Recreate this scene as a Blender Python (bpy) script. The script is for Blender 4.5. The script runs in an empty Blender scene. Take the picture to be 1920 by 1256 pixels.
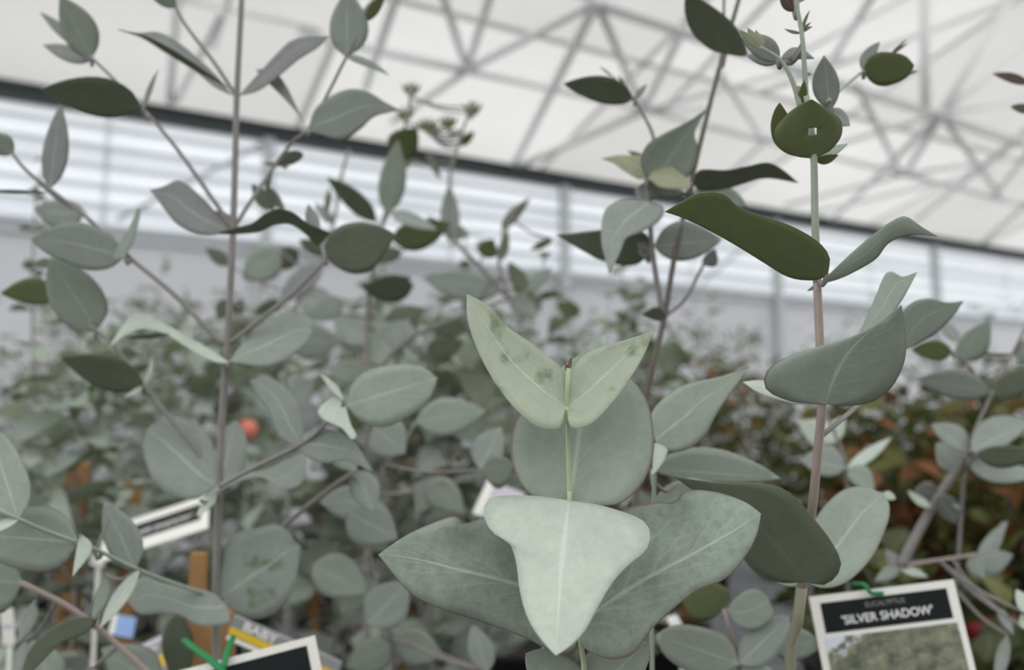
import bpy, math, random
from mathutils import Vector, Matrix

scene = bpy.context.scene
COL = scene.collection
R = random.Random(7)

# ------------------------------------------------------------------ camera
F = 1500.0                       # focal length in pixels of the 1920x1256 frame
EYE = Vector((0, 0, 1.35))
PITCH = math.radians(6.4)
cam_d = bpy.data.cameras.new('camera')
cam_d.sensor_width = 36.0
cam_d.lens = 36.0 * F / 1920.0
cam_d.clip_start = 0.01
cam_d.dof.use_dof = True
cam_d.dof.focus_distance = 0.305
cam_d.dof.aperture_fstop = 6.3
cam = bpy.data.objects.new('camera', cam_d)
cam.location = EYE
cam.rotation_euler = (math.pi / 2 + PITCH, 0, 0)
COL.objects.link(cam)
scene.camera = cam

# ------------------------------------------------------------------ daylight, exposure
world = bpy.data.worlds.new('overcast')
scene.world = world
world.use_nodes = True
bg = world.node_tree.nodes['Background']
bg.inputs[0].default_value = (0.985, 0.995, 1.0, 1)
bg.inputs[1].default_value = 1.8
scene.view_settings.view_transform = 'Standard'
scene.view_settings.look = 'None'
scene.view_settings.gamma = 1
scene.view_settings.exposure = 0.08
scene.cycles.max_bounces = 8
scene.cycles.transmission_bounces = 6

# ------------------------------------------------------------------ helpers
CM = Matrix.Translation(EYE) @ Matrix.Rotation(math.pi / 2 + PITCH, 4, 'X')
CR = CM.to_3x3()


def at(x, y, d):
    """point seen at pixel (x, y) at depth d metres"""
    return CM @ Vector(((x - 960) / F * d, -(y - 628) / F * d, -d))


def ray(x, y):
    return (CR @ Vector(((x - 960) / F, -(y - 628) / F, -1.0)))


def catmull(pts, n):
    """resample a smooth curve through pts at n+1 arc-length-even points (tuples of any length)"""
    P = [Vector(p) for p in pts]
    if len(P) == 2:
        return [P[0].lerp(P[1], i / n) for i in range(n + 1)]
    Q = [P[0] * 2 - P[1]] + P + [P[-1] * 2 - P[-2]]
    dense = []
    for i in range(1, len(Q) - 2):
        a, b, c, d = Q[i - 1], Q[i], Q[i + 1], Q[i + 2]
        for k in range(10):
            t = k / 10
            dense.append(0.5 * ((2 * b) + (c - a) * t + (2 * a - 5 * b + 4 * c - d) * t * t + (3 * b - a - 3 * c + d) * t ** 3))
    dense.append(P[-1])
    L = [0.0]
    for i in range(1, len(dense)):
        L.append(L[-1] + (dense[i] - dense[i - 1]).length)
    out, j = [], 0
    for i in range(n + 1):
        s = L[-1] * i / n
        while j < len(L) - 2 and L[j + 1] < s:
            j += 1
        seg = L[j + 1] - L[j]
        out.append(dense[j].lerp(dense[j + 1], (s - L[j]) / seg if seg > 1e-12 else 0))
    return out


def mesh(name, verts, faces, mat, smooth=True, uvs=None, mats=None, mi=None):
    me = bpy.data.meshes.new(name)
    me.from_pydata([tuple(v) for v in verts], [], faces)
    if uvs:
        uvl = me.uv_layers.new(name='UVMap')
        for lp in me.loops:
            uvl.data[lp.index].uv = uvs[lp.vertex_index]
    for m in (mats or [mat]):
        me.materials.append(m)
    if mi:
        for p, k in zip(me.polygons, mi):
            p.material_index = k
    if smooth:
        me.polygons.foreach_set('use_smooth', [True] * len(me.polygons))
    me.update()
    return me


def link(name, me, parent=None, kind=None, label=None, cat=None, group=None, matrix=None):
    o = bpy.data.objects.new(name, me)
    COL.objects.link(o)
    if parent is not None:
        o.parent = parent
        if matrix is None:
            o.matrix_parent_inverse = WORLD_INV[parent.name]
        else:
            o.matrix_local = matrix
    elif matrix is not None:
        o.matrix_world = matrix
    tag(o, label, cat, group, kind)
    WORLD_INV[o.name] = Matrix.Identity(4) if parent is None else WORLD_INV[parent.name].inverted() @ Matrix.Identity(4)
    return o


WORLD_INV = {}


def tag(o, label=None, cat=None, group=None, kind=None):
    if label: o['label'] = label
    if cat: o['category'] = cat
    if group: o['group'] = group
    if kind: o['kind'] = kind


def thing(name, loc, label, cat, group=None):
    o = bpy.data.objects.new(name, None)
    o.empty_display_size = 0.05
    COL.objects.link(o)
    o.location = loc
    tag(o, label, cat, group)
    WORLD_INV[o.name] = Matrix.Translation(-Vector(loc))
    return o


def sub(name, me, part):
    """sub-part in world coordinates under a part that is itself in world coordinates"""
    o = bpy.data.objects.new(name, me)
    COL.objects.link(o)
    o.parent = part
    return o


def tube_geo(pts, radii, sides=8, cap=True):
    pts = [Vector(p) for p in pts]
    V, Fc = [], []
    up = Vector((0.31, 0.82, 0.47)).normalized()
    for i, p in enumerate(pts):
        d = (pts[min(i + 1, len(pts) - 1)] - pts[max(i - 1, 0)]).normalized()
        a = d.cross(up)
        if a.length < 1e-3:
            a = d.cross(Vector((1, 0, 0)))
        a.normalize()
        b = d.cross(a)
        r = radii[i] if isinstance(radii, (list, tuple)) else radii
        for k in range(sides):
            t = 2 * math.pi * k / sides
            V.append(p + (a * math.cos(t) + b * math.sin(t)) * r)
    for i in range(len(pts) - 1):
        for k in range(sides):
            k2 = (k + 1) % sides
            Fc.append((i * sides + k, i * sides + k2, (i + 1) * sides + k2, (i + 1) * sides + k))
    if cap:
        Fc.append(tuple(range(sides))[::-1])
        Fc.append(tuple(range((len(pts) - 1) * sides, len(pts) * sides)))
    return V, Fc


def box_geo(o, ex, ey, ez):
    """parallelepiped from corner o with edge vectors"""
    V = [o + ex * i + ey * j + ez * k for i in (0, 1) for j in (0, 1) for k in (0, 1)]
    Fc = [(0, 1, 3, 2), (4, 6, 7, 5), (0, 4, 5, 1), (2, 3, 7, 6), (0, 2, 6, 4), (1, 5, 7, 3)]
    return V, Fc


def join_geo(lst):
    V, Fc = [], []
    for v, f in lst:
        n = len(V)
        V += list(v)
        Fc += [tuple(i + n for i in q) for q in f]
    return V, Fc


def lathe_geo(profile, c, sides=20):
    V, Fc = [], []
    for r, z in profile:
        for k in range(sides):
            t = 2 * math.pi * k / sides
            V.append(Vector(c) + Vector((r * math.cos(t), r * math.sin(t), z)))
    for i in range(len(profile) - 1):
        for k in range(sides):
            k2 = (k + 1) % sides
            Fc.append((i * sides + k, i * sides + k2, (i + 1) * sides + k2, (i + 1) * sides + k))
    return V, Fc


# ------------------------------------------------------------------ materials
def new_mat(name):
    m = bpy.data.materials.new(name)
    m.use_nodes = True
    nt = m.node_tree
    nt.nodes.clear()
    out = nt.nodes.new('ShaderNodeOutputMaterial')
    return m, nt, out


def N(nt, typ, **kw):
    n = nt.nodes.new(typ)
    for k, v in kw.items():
        setattr(n, k, v)
    return n


def math_n(nt, op, a, b=None, c=None):
    n = N(nt, 'ShaderNodeMath', operation=op)
    for i, v in enumerate((a, b, c)):
        if v is None:
            continue
        if isinstance(v, (int, float)):
            n.inputs[i].default_value = v
        else:
            nt.links.new(v, n.inputs[i])
    return n.outputs[0]


def mix_rgb(nt, fac, a, b, typ='MIX'):
    n = N(nt, 'ShaderNodeMix', data_type='RGBA', blend_type=typ)
    if isinstance(fac, (int, float)):
        n.inputs[0].default_value = fac
    else:
        nt.links.new(fac, n.inputs[0])
    for i, v in ((6, a), (7, b)):
        if isinstance(v, tuple):
            n.inputs[i].default_value = (*v[:3], 1)
        else:
            nt.links.new(v, n.inputs[i])
    return n.outputs[2]


def plain(name, col, rough=0.6, var=0.12, scale=20, spec=0.3, bump=0.0, metal=0.0):
    m, nt, out = new_mat(name)
    p = N(nt, 'ShaderNodeBsdfPrincipled')
    tc = N(nt, 'ShaderNodeTexCoord')
    nz = N(nt, 'ShaderNodeTexNoise')
    nz.inputs['Scale'].default_value = scale
    nz.inputs['Detail'].default_value = 4
    nt.links.new(tc.outputs['Object'], nz.inputs['Vector'])
    hi = tuple(min(1, c * (1 + var)) for c in col)
    lo = tuple(c * (1 - var) for c in col)
    c = mix_rgb(nt, nz.outputs['Fac'], lo, hi)
    nt.links.new(c, p.inputs['Base Color'])
    p.inputs['Roughness'].default_value = rough
    p.inputs['Specular IOR Level'].default_value = spec
    p.inputs['Metallic'].default_value = metal
    if bump:
        b = N(nt, 'ShaderNodeBump')
        b.inputs['Strength'].default_value = bump
        b.inputs['Distance'].default_value = 0.002
        nt.links.new(nz.outputs['Fac'], b.inputs['Height'])
        nt.links.new(b.outputs[0], p.inputs['Normal'])
    nt.links.new(p.outputs[0], out.inputs[0])
    return m


def leaf_mat(name, col, trans=(0.20, 0.26, 0.07), tfac=0.22, vein=(0.62, 0.68, 0.58), vstr=0.62, rim=None, blotch=0.25, laterals=0.14, spots=0.0, fine=0.25):
    m, nt, out = new_mat(name)
    uv = N(nt, 'ShaderNodeUVMap')
    sp = N(nt, 'ShaderNodeSeparateXYZ')
    nt.links.new(uv.outputs[0], sp.inputs[0])
    u = sp.outputs[0]
    v = math_n(nt, 'ABSOLUTE', math_n(nt, 'MULTIPLY_ADD', sp.outputs[1], 2.0, -1.0))
    # midrib, thinner to the tip
    wid = math_n(nt, 'MULTIPLY_ADD', u, -0.055, 0.078)
    mid = math_n(nt, 'SMOOTH_MIN', math_n(nt, 'MAXIMUM', math_n(nt, 'SUBTRACT', 1.0, math_n(nt, 'DIVIDE', v, wid)), 0.0), 1.0, 0.1)
    # lateral veins sweep forward
    tc = N(nt, 'ShaderNodeTexCoord')
    nzv = N(nt, 'ShaderNodeTexNoise')
    nzv.inputs['Scale'].default_value = 55
    nt.links.new(tc.outputs['Object'], nzv.inputs['Vector'])
    v2 = math_n(nt, 'POWER', v, 0.75)
    ph = math_n(nt, 'SUBTRACT', math_n(nt, 'MULTIPLY', u, 40.0), math_n(nt, 'MULTIPLY', v2, 19.0))
    ph = math_n(nt, 'ADD', ph, math_n(nt, 'MULTIPLY', nzv.outputs['Fac'], 9.0))
    lat = math_n(nt, 'POWER', math_n(nt, 'MULTIPLY_ADD', math_n(nt, 'SINE', ph), 0.5, 0.5), 16.0)
    lat = math_n(nt, 'MULTIPLY', lat, math_n(nt, 'MAXIMUM', math_n(nt, 'MULTIPLY_ADD', v, -1.15, 1.0), 0.0))
    nz = N(nt, 'ShaderNodeTexNoise')
    nz.inputs['Scale'].default_value = 45
    nz.inputs['Detail'].default_value = 6
    nz.inputs['Roughness'].default_value = 0.65
    nt.links.new(tc.outputs['Object'], nz.inputs['Vector'])
    nz2 = N(nt, 'ShaderNodeTexNoise')
    nz2.inputs['Scale'].default_value = 700
    nz2.inputs['Detail'].default_value = 3
    nt.links.new(tc.outputs['Object'], nz2.inputs['Vector'])
    nz3a = N(nt, 'ShaderNodeTexNoise')
    nz3a.inputs['Scale'].default_value = 260
    nz3a.inputs['Detail'].default_value = 5
    nz3a.inputs['Roughness'].default_value = 0.7
    nt.links.new(tc.outputs['Object'], nz3a.inputs['Vector'])
    nz4 = N(nt, 'ShaderNodeMapRange')
    nz4.inputs[1].default_value = 0.42
    nz4.inputs[2].default_value = 0.66
    nt.links.new(nz3a.outputs['Fac'], nz4.inputs[0])
    dark = tuple(c * (1 - blotch) for c in col)
    lite = tuple(min(1, c * (1 + blotch * 0.8)) for c in col)
    base = mix_rgb(nt, nz.outputs['Fac'], dark, lite)
    base = mix_rgb(nt, math_n(nt, 'MULTIPLY', nz4.outputs[0], fine), base, tuple(c * 0.6 for c in col))
    if spots:
        nz3 = N(nt, 'ShaderNodeTexNoise')
        nz3.inputs['Scale'].default_value = 75
        nz3.inputs['Detail'].default_value = 4
        nt.links.new(tc.outputs['Object'], nz3.inputs['Vector'])
        rp = N(nt, 'ShaderNodeMapRange')
        rp.inputs[1].default_value = 0.57
        rp.inputs[2].default_value = 0.68
        nt.links.new(nz3.outputs['Fac'], rp.inputs[0])
        base = mix_rgb(nt, math_n(nt, 'MULTIPLY', rp.outputs[0], spots), base, (0.13, 0.18, 0.08))
    base = mix_rgb(nt, math_n(nt, 'MULTIPLY', lat, laterals), base, vein)
    base = mix_rgb(nt, math_n(nt, 'MULTIPLY', mid, vstr), base, vein)
    if rim:
        rm = N(nt, 'ShaderNodeMapRange')
        rm.inputs[1].default_value = 0.955
        rm.inputs[2].default_value = 0.99
        nt.links.new(v, rm.inputs[0])
        base = mix_rgb(nt, math_n(nt, 'MULTIPLY', rm.outputs[0], 0.75), base, rim)
    p = N(nt, 'ShaderNodeBsdfPrincipled')
    nt.links.new(base, p.inputs['Base Color'])
    p.inputs['Roughness'].default_value = 0.62
    p.inputs['Specular IOR Level'].default_value = 0.25
    b = N(nt, 'ShaderNodeBump')
    b.inputs['Strength'].default_value = 0.25
    b.inputs['Distance'].default_value = 0.0006
    hgt = math_n(nt, 'ADD', math_n(nt, 'ADD', math_n(nt, 'MULTIPLY', lat, 0.5), mid), math_n(nt, 'MULTIPLY', nz2.outputs['Fac'], 0.4))
    nt.links.new(hgt, b.inputs['Height'])
    nt.links.new(b.outputs[0], p.inputs['Normal'])
    tr = N(nt, 'ShaderNodeBsdfTranslucent')
    tr.inputs[0].default_value = (*trans, 1)
    mx = N(nt, 'ShaderNodeMixShader')
    mx.inputs[0].default_value = tfac
    nt.links.new(p.outputs[0], mx.inputs[1])
    nt.links.new(tr.outputs[0], mx.inputs[2])
    nt.links.new(mx.outputs[0], out.inputs[0])
    return m


G = leaf_mat('leaf_glaucous', (0.36, 0.415, 0.355), rim=(0.22, 0.16, 0.13))
GB = leaf_mat('leaf_glaucous_bluish', (0.32, 0.357, 0.325), rim=None)
GP = leaf_mat('leaf_pale_bloom', (0.55, 0.61, 0.53), tfac=0.2, vein=(0.75, 0.8, 0.72))
GY = leaf_mat('leaf_young', (0.475, 0.525, 0.415), trans=(0.32, 0.4, 0.14), tfac=0.25, vein=(0.66, 0.74, 0.56), laterals=0.1, spots=0.75)
GM = leaf_mat('leaf_mature', (0.33, 0.39, 0.335), rim=(0.25, 0.14, 0.12), laterals=0.2, blotch=0.42, fine=0.6)
GS = leaf_mat('leaf_spotted', (0.35, 0.40, 0.36), spots=0.6)
GO = leaf_mat('leaf_olive', (0.225, 0.265, 0.135), trans=(0.22, 0.25, 0.07), tfac=0.38, vein=(0.26, 0.31, 0.16), vstr=0.25, laterals=0.08)
GD = leaf_mat('leaf_dark_green', (0.20, 0.23, 0.165), trans=(0.14, 0.19, 0.06), tfac=0.2, vein=(0.30, 0.35, 0.27), vstr=0.35, laterals=0.1)
GL = leaf_mat('leaf_lilac_grey', (0.27, 0.28, 0.275), tfac=0.15)
RB = leaf_mat('leaf_red_brown', (0.22, 0.15, 0.13), trans=(0.2, 0.1, 0.08))
YO = leaf_mat('leaf_cream_olive', (0.42, 0.43, 0.29), trans=(0.3, 0.32, 0.15), tfac=0.25)
LM = {'g': G, 'b': GB, 'p': GP, 'y': GY, 'm': GM, 's': GS, 'o': GO, 'd': GD, 'l': GL, 'r': RB, 'c': YO}
NURS_O = leaf_mat('leaf_autumn_orange', (0.20, 0.085, 0.03), trans=(0.2, 0.09, 0.03), laterals=0, vstr=0.2)
NURS_Y = leaf_mat('leaf_yellow_green', (0.125, 0.13, 0.035), trans=(0.2, 0.2, 0.04), laterals=0, vstr=0.2)
NURS_G = leaf_mat('leaf_hedge_green', (0.06, 0.07, 0.03), trans=(0.1, 0.14, 0.03), laterals=0, vstr=0.2)
FAR_G = leaf_mat('leaf_far_grey_green', (0.40, 0.435, 0.375), trans=(0.2, 0.26, 0.1), laterals=0, vstr=0.2)

ST_MAUVE = plain('stem_mauve_grey', (0.235, 0.22, 0.212), 0.65, 0.2, 120)
ST_PINK = plain('stem_pinkish', (0.36, 0.29, 0.265), 0.6, 0.25, 60)
ST_GREEN = plain('stem_yellow_green', (0.40, 0.47, 0.30), 0.55, 0.15, 90)
ST_OLIVE = plain('stem_olive', (0.27, 0.265, 0.19), 0.6, 0.25, 70)
ST_GREY = plain('stem_grey_green', (0.30, 0.345, 0.28), 0.6, 0.18, 90)
ST_DARK = plain('stem_brown', (0.15, 0.13, 0.115), 0.7, 0.2, 120)
POT = plain('pot_black_plastic', (0.02, 0.02, 0.022), 0.45, 0.2, 15)
SOIL = plain('soil_bark', (0.045, 0.032, 0.022), 0.95, 0.5, 90, bump=1.0)
STEEL = plain('galvanised_tube', (0.82, 0.83, 0.83), 0.5, 0.06, 3, metal=0.0)
BEAMM = plain('gutter_dark', (0.018, 0.026, 0.027), 0.5, 0.2, 3)
FRAMEW = plain('wall_rail_white', (0.66, 0.69, 0.71), 0.5, 0.05, 4)
FRAMEG = plain('wall_post_grey', (0.52, 0.55, 0.57), 0.5, 0.05, 4)
LOWW = plain('wall_sheet_lavender', (0.64, 0.65, 0.69), 0.6, 0.08, 1.2)
BLOCKM = plain('light_block_sheet', (0.22, 0.23, 0.20), 0.8, 0.2, 2)  # drab sheets of the added light-blocking wall
CONC = plain('concrete', (0.30, 0.295, 0.28), 0.85, 0.25, 3, bump=0.4)
SLATM = plain('bench_slat_grey', (0.17, 0.175, 0.19), 0.7, 0.15, 9)
WOOD = plain('stake_wood', (0.34, 0.19, 0.075), 0.7, 0.3, 40)
TIE = plain('tie_green', (0.02, 0.21, 0.07), 0.5, 0.1, 40)
WHITE = plain('card_white', (0.78, 0.77, 0.72), 0.5, 0.03, 20)
BLACK = plain('card_black', (0.008, 0.011, 0.012), 0.35, 0.2, 20)
INK = plain('print_white', (0.8, 0.8, 0.78), 0.5, 0.02, 20)
INKG = plain('print_grey', (0.22, 0.22, 0.22), 0.5, 0.02, 20)
YEL = plain('card_yellow', (0.62, 0.42, 0.015), 0.45, 0.1, 20)
BLUE = plain('card_blue', (0.28, 0.42, 0.72), 0.45, 0.15, 30)
REDM = plain('red_plastic', (0.17, 0.006, 0.008), 0.4, 0.15, 10)
CORAL = plain('petal_coral', (0.66, 0.20, 0.15), 0.6, 0.2, 60)
LILAC = plain('card_lilac', (0.50, 0.48, 0.54), 0.5, 0.05, 20)


def membrane(name, col, tcol, fac):
    m, nt, out = new_mat(name)
    tc = N(nt, 'ShaderNodeTexCoord')
    nz = N(nt, 'ShaderNodeTexNoise')
    nz.inputs['Scale'].default_value = 0.9
    nz.inputs['Detail'].default_value = 5
    nt.links.new(tc.outputs['Object'], nz.inputs['Vector'])
    tcol2 = mix_rgb(nt, nz.outputs['Fac'], tuple(c * 0.86 for c in tcol), tuple(min(1, c * 1.1) for c in tcol))
    a = N(nt, 'ShaderNodeBsdfDiffuse')
    a.inputs[0].default_value = (*col, 1)
    b = N(nt, 'ShaderNodeBsdfTranslucent')
    nt.links.new(tcol2, b.inputs[0])
    mx = N(nt, 'ShaderNodeMixShader')
    mx.inputs[0].default_value = fac
    nt.links.new(a.outputs[0], mx.inputs[1])
    nt.links.new(b.outputs[0], mx.inputs[2])
    nt.links.new(mx.outputs[0], out.inputs[0])
    return m


MEMB = membrane('roof_membrane', (0.55, 0.54, 0.52), (0.525, 0.515, 0.50), 0.65)
MEMB2 = membrane('roof_membrane_lighter', (0.57, 0.565, 0.555), (0.60, 0.59, 0.575), 0.67)  # slightly more translucent variant for alternate panels
GLAZE = membrane('wall_polycarbonate', (0.60, 0.63, 0.66), (0.80, 0.825, 0.865), 0.70)
GLAZE2 = membrane('wall_polycarbonate_dull', (0.58, 0.62, 0.66), (0.66, 0.69, 0.73), 0.68)

# ------------------------------------------------------------------ room: floor, far wall, roof
WA = math.radians(62.4)
WDIR = Vector((math.sin(WA), math.cos(WA), 0))      # along the wall, receding to the right
WN = Vector((-math.cos(WA), math.sin(WA), 0))       # outward through the wall
WD = 7.0
FOOT = WN * WD


def wall_hit(x, y, off=0.0):
    r = ray(x, y)
    k = (WD + off - EYE.dot(WN)) / r.dot(WN)
    return EYE + r * k


def wpt(s, z, off=0.0):
    return FOOT + WDIR * s + WN * off + Vector((0, 0, z))


ZB = wall_hit(0, 172).z            # gutter height
ZM = wall_hit(0, 402).z            # bottom of the bright sheets
S0, S1 = -6.0, 24.0

fl = mesh('floor', [(-14, -6, 0), (26, -6, 0), (26, 26, 0), (-14, 26, 0)], [(0, 1, 2, 3)], CONC, smooth=False)
link('floor', fl, kind='structure', label='dark concrete floor under the benches')

wall = thing('wall_back', wpt(0, 0), 'long greenhouse side wall, bright sheets above dull sheets', 'wall')
wall['kind'] = 'structure'
# lower sheets
pw = 1.5
s = S0
k = 0
while s < S1 - 0.01:
    v, f = box_geo(wpt(s - 0.01, 0.0, 0.004 * (int(s * 2) % 2)), WDIR * (pw + 0.02), WN * 0.03, Vector((0, 0, ZM - 0.03)))
    link('lower_sheet', mesh('lower_sheet', v, f, LOWW, False), wall)
    s += pw
# upper sheets: overlapping horizontal courses
NC = 6
ch = (ZB - ZM) / NC
for c in range(NC):
    s = S0
    while s < S1 - 0.01:
        z0 = ZM + c * ch
        o = wpt(s - 0.02, z0, 0.05 + 0.004 * (int(s) % 2))
        e1, e2 = WDIR * 3.04, Vector((0, 0, ch + 0.02)) + WN * -0.04
        v, f = [o, o + e1, o + e1 + e2, o + e2], [(0, 1, 2, 3)]
        link('upper_sheet', mesh('upper_sheet', v, f, GLAZE if (c + int(s)) % 3 else GLAZE2, False), wall)
        s += 3.0
# horizontal rails
for c in range(1, NC):
    z0 = ZM + c * ch
    v, f = box_geo(wpt(S0, z0 - 0.012, -0.02), WDIR * (S1 - S0), WN * 0.03, Vector((0, 0, 0.024)))
    link('rail', mesh('rail', v, f, FRAMEW, False), wall)
for z0, hgt in ((ZM - 0.05, 0.045), (ZM - 0.13, 0.03)):
    v, f = box_geo(wpt(S0, z0, -0.05), WDIR * (S1 - S0), WN * 0.05, Vector((0, 0, hgt)))
    link('ledge', mesh('ledge', v, f, FRAMEG, False), wall)
# posts and braces
s = S0 + 1.2
k = 0
while s < S1:
    v, f = box_geo(wpt(s, 0, -0.10), WDIR * 0.09, WN * 0.09, Vector((0, 0, ZB)))
    link('post', mesh('post', v, f, FRAMEG, False), wall)
    if k % 2 == 0:
        a, b = wpt(s, ZB - 0.1, -0.04), wpt(s - 1.1, ZM + 0.05, -0.04)
        v, f = tube_geo([a, b], 0.018, 6)
        link('brace', mesh('brace', v, f, FRAMEG), wall)
    s += 3.0
    k += 1

v, f = box_geo(wpt(S0, ZB - 0.045, -0.14), WDIR * (S1 - S0), WN * 0.2, Vector((0, 0, 0.105)))
link('trim_1', mesh('gutter', v, f, BEAMM, False), kind='structure', label='dark gutter beam between the bright wall and the roof')

front = thing('wall_light_block', WN * -3.4, 'added unseen wall of dull sheets behind the camera, blocking low sky light', 'wall')
front['kind'] = 'structure'  # put in out of view so leaves are lit more from above
s = S0 - 4
while s < 10:
    v, f = box_geo(WN * -3.4 + WDIR * s, WDIR * (pw + 0.02), WN * 0.03, Vector((0, 0, 2.7)))
    link('sheet', mesh('sheet', v, f, BLOCKM, False), front)
    s += pw

# roof plane rises from the gutter towards and over the viewer
RS = math.radians(13)
RUP = (-WN) * math.cos(RS) + Vector((0, 0, math.sin(RS)))
RNORM = WDIR.cross(RUP).normalized()
if RNORM.z > 0:
    RNORM = -RNORM                                    # pointing down into the room
RO = wpt(0, ZB + 0.06)


def roof_hit(x, y, layer=0.0):
    r = ray(x, y)
    o = RO + RNORM * (layer + 0.03)
    k = (o - EYE).dot(RNORM) / r.dot(RNORM)
    return EYE + r * k


ceil = thing('ceiling', RO, 'white translucent membrane roof carried by a tube space frame', 'ceiling')
ceil['kind'] = 'structure'
RLEN = 7.3  # stops above the camera so open sky behind lights the leaves
nb = 4
s = S0
k = 0
while s < S1 - 0.01:
    for j in range(nb):
        L0, L1 = RLEN * j / nb, RLEN * (j + 1) / nb
        # each panel sags a little between its edges
        V, Fc = [], []
        n = 6
        for a in range(n + 1):
            for b in range(n + 1):
                sag = 0.05 * math.sin(math.pi * a / n) * math.sin(math.pi * b / n)
                V.append(RO + WDIR * (s - 0.03 + 2.56 * a / n) + RUP * (L0 - 0.03 + (L1 - L0 + 0.06) * b / n) - RNORM * (0.05 + sag + 0.006 * ((j + k) % 2)))
        for a in range(n):
            for b in range(n):
                q = a * (n + 1) + b
                Fc.append((q, q + 1, q + n + 2, q + n + 1))
        link('membrane_panel', mesh('membrane_panel', V, Fc, MEMB2 if (j + k) % 2 else MEMB), ceil)
    s += 2.5
    k += 1

frame = thing('trim_2', RO + RUP * 1.0, 'grey tube space frame under the white membrane roof', 'roof frame')
frame['kind'] = 'structure'
U, W = 0.0, 0.75                       # upper chord layer, lower chord layer
STRUTS = [
    # (x0,y0,layer0, x1,y1,layer1, width px)
    (560, 60, U, 875, 132, U, 22), (875, 132, U, 1130, 186, U, 18), (1130, 186, U, 1333, 238, U, 14),
    (1333, 238, U, 1695, 326, U, 14), (1695, 326, U, 1990, 402, U, 12),
    (875, 132, U, 815, -60, W, 20), (875, 132, U, 935, -60, W, 20),
    (735, 228, U, 875, 132, U, 18), (875, 132, U, 1120, 2, W, 20),
    (962, 312, U, 1120, 2, W, 21), (685, 165, U, 760, -60, W, 22),
    (1120, 2, W, 1765, 212, W, 9), (1765, 212, W, 2000, 292, W, 9), (1120, 14, W, 1765, 224, W, 6), (1765, 224, W, 2000, 304, W, 6), (1120, 2, W, 960, -50, W, 14),
    (1120, 2, W, 1206, 208, U, 20), (1206, 208, U, 1335, -60, W, 20),
    (968, 314, U, 1206, 208, U, 20), (1206, 208, U, 1330, 205, U, 10), (1245, 205, U, 1480, -40, W, 14),
    (1206, 208, U, 1580, 105, U, 12), (1430, 262, U, 1345, 130, W, 12), (1300, 385, U, 1445, 255, U, 10),
    (1765, 212, W, 1900, -10, U, 18), (1735, 202, W, 1735, -40, U, 22), (1765, 212, W, 1960, 178, U, 14), (1765, 212, W, 1960, 60, U, 12),
    (1765, 212, W, 1697, 326, U, 16), (1765, 212, W, 1555, 418, U, 13), (1765, 212, W, 1878, 372, U, 14),
    (1690, 328, U, 1605, 155, W, 14), (1690, 328, U, 1960, 285, U, 12), (1580, 268, U, 1765, 212, W, 13),
    (1420, 175, U, 1905, -2, U, 13), (1565, 105, U, 1650, -30, W, 16), (1480, 110, U, 1765, -40, U, 8),
    (1718, 412, U, 1960, 215, W, 12), (1862, 370, U, 1960, 245, W, 10), (1835, 462, U, 1980, 330, U, 10),
    (1470, 385, U, 1690, 328, U, 10), (1520, 400, U, 1862, 318, U, 8),
    (400, 90, U, 440, -40, W, 14), (330, 190, U, 415, 25, W, 16), (318, 190, U, 335, -40, U, 20), (300, -10, U, 600, 55, U, 12),
]
for (x0, y0, l0, x1, y1, l1, wpx) in STRUTS:
    a, b = roof_hit(x0, y0, l0), roof_hit(x1, y1, l1)
    dm = ((a + b) / 2 - EYE).length
    v, f = tube_geo([a, b], max(0.018, wpx * 0.36 * dm / F), 8)
    link('strut', mesh('strut', v, f, STEEL), frame)
for (x, y, l) in ((875, 132, U), (1120, 2, W), (1206, 208, U), (1765, 212, W), (1697, 326, U), (1910, 262, W)):
    c = roof_hit(x, y, l)
    v, f = lathe_geo([(0.001, -0.035), (0.025, -0.025), (0.035, 0), (0.025, 0.025), (0.001, 0.035)], c, 10)
    link('node', mesh('node', v, f, STEEL), frame)

# ------------------------------------------------------------------ bench
BZ = 0.62
bench = thing('plant_bench', (0.4, 1.6, 0), 'grey slatted bench that carries the potted eucalyptus plants', 'bench')
y = 0.12
while y < 4.4:
    v, f = box_geo(Vector((-2.4, y, BZ - 0.03)), Vector((5.2, 0, 0)), Vector((0, 0.115, 0)), Vector((0, 0, 0.03)))
    link('slat', mesh('slat', v, f, SLATM, False), bench)
    y += 0.13
for x in (-2.3, 0.2, 2.6):
    v, f = box_geo(Vector((x, 0.12, BZ - 0.11)), Vector((0.06, 0, 0)), Vector((0, 4.3, 0)), Vector((0, 0, 0.08)))
    link('bearer', mesh('bearer', v, f, FRAMEG, False), bench)
    for y in (0.2, 2.3, 4.3):
        v, f = box_geo(Vector((x, y, 0)), Vector((0.06, 0, 0)), Vector((0, 0.06, 0)), Vector((0, 0, BZ - 0.11)))
        link('leg', mesh('leg', v, f, FRAMEG, False), bench)


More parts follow.
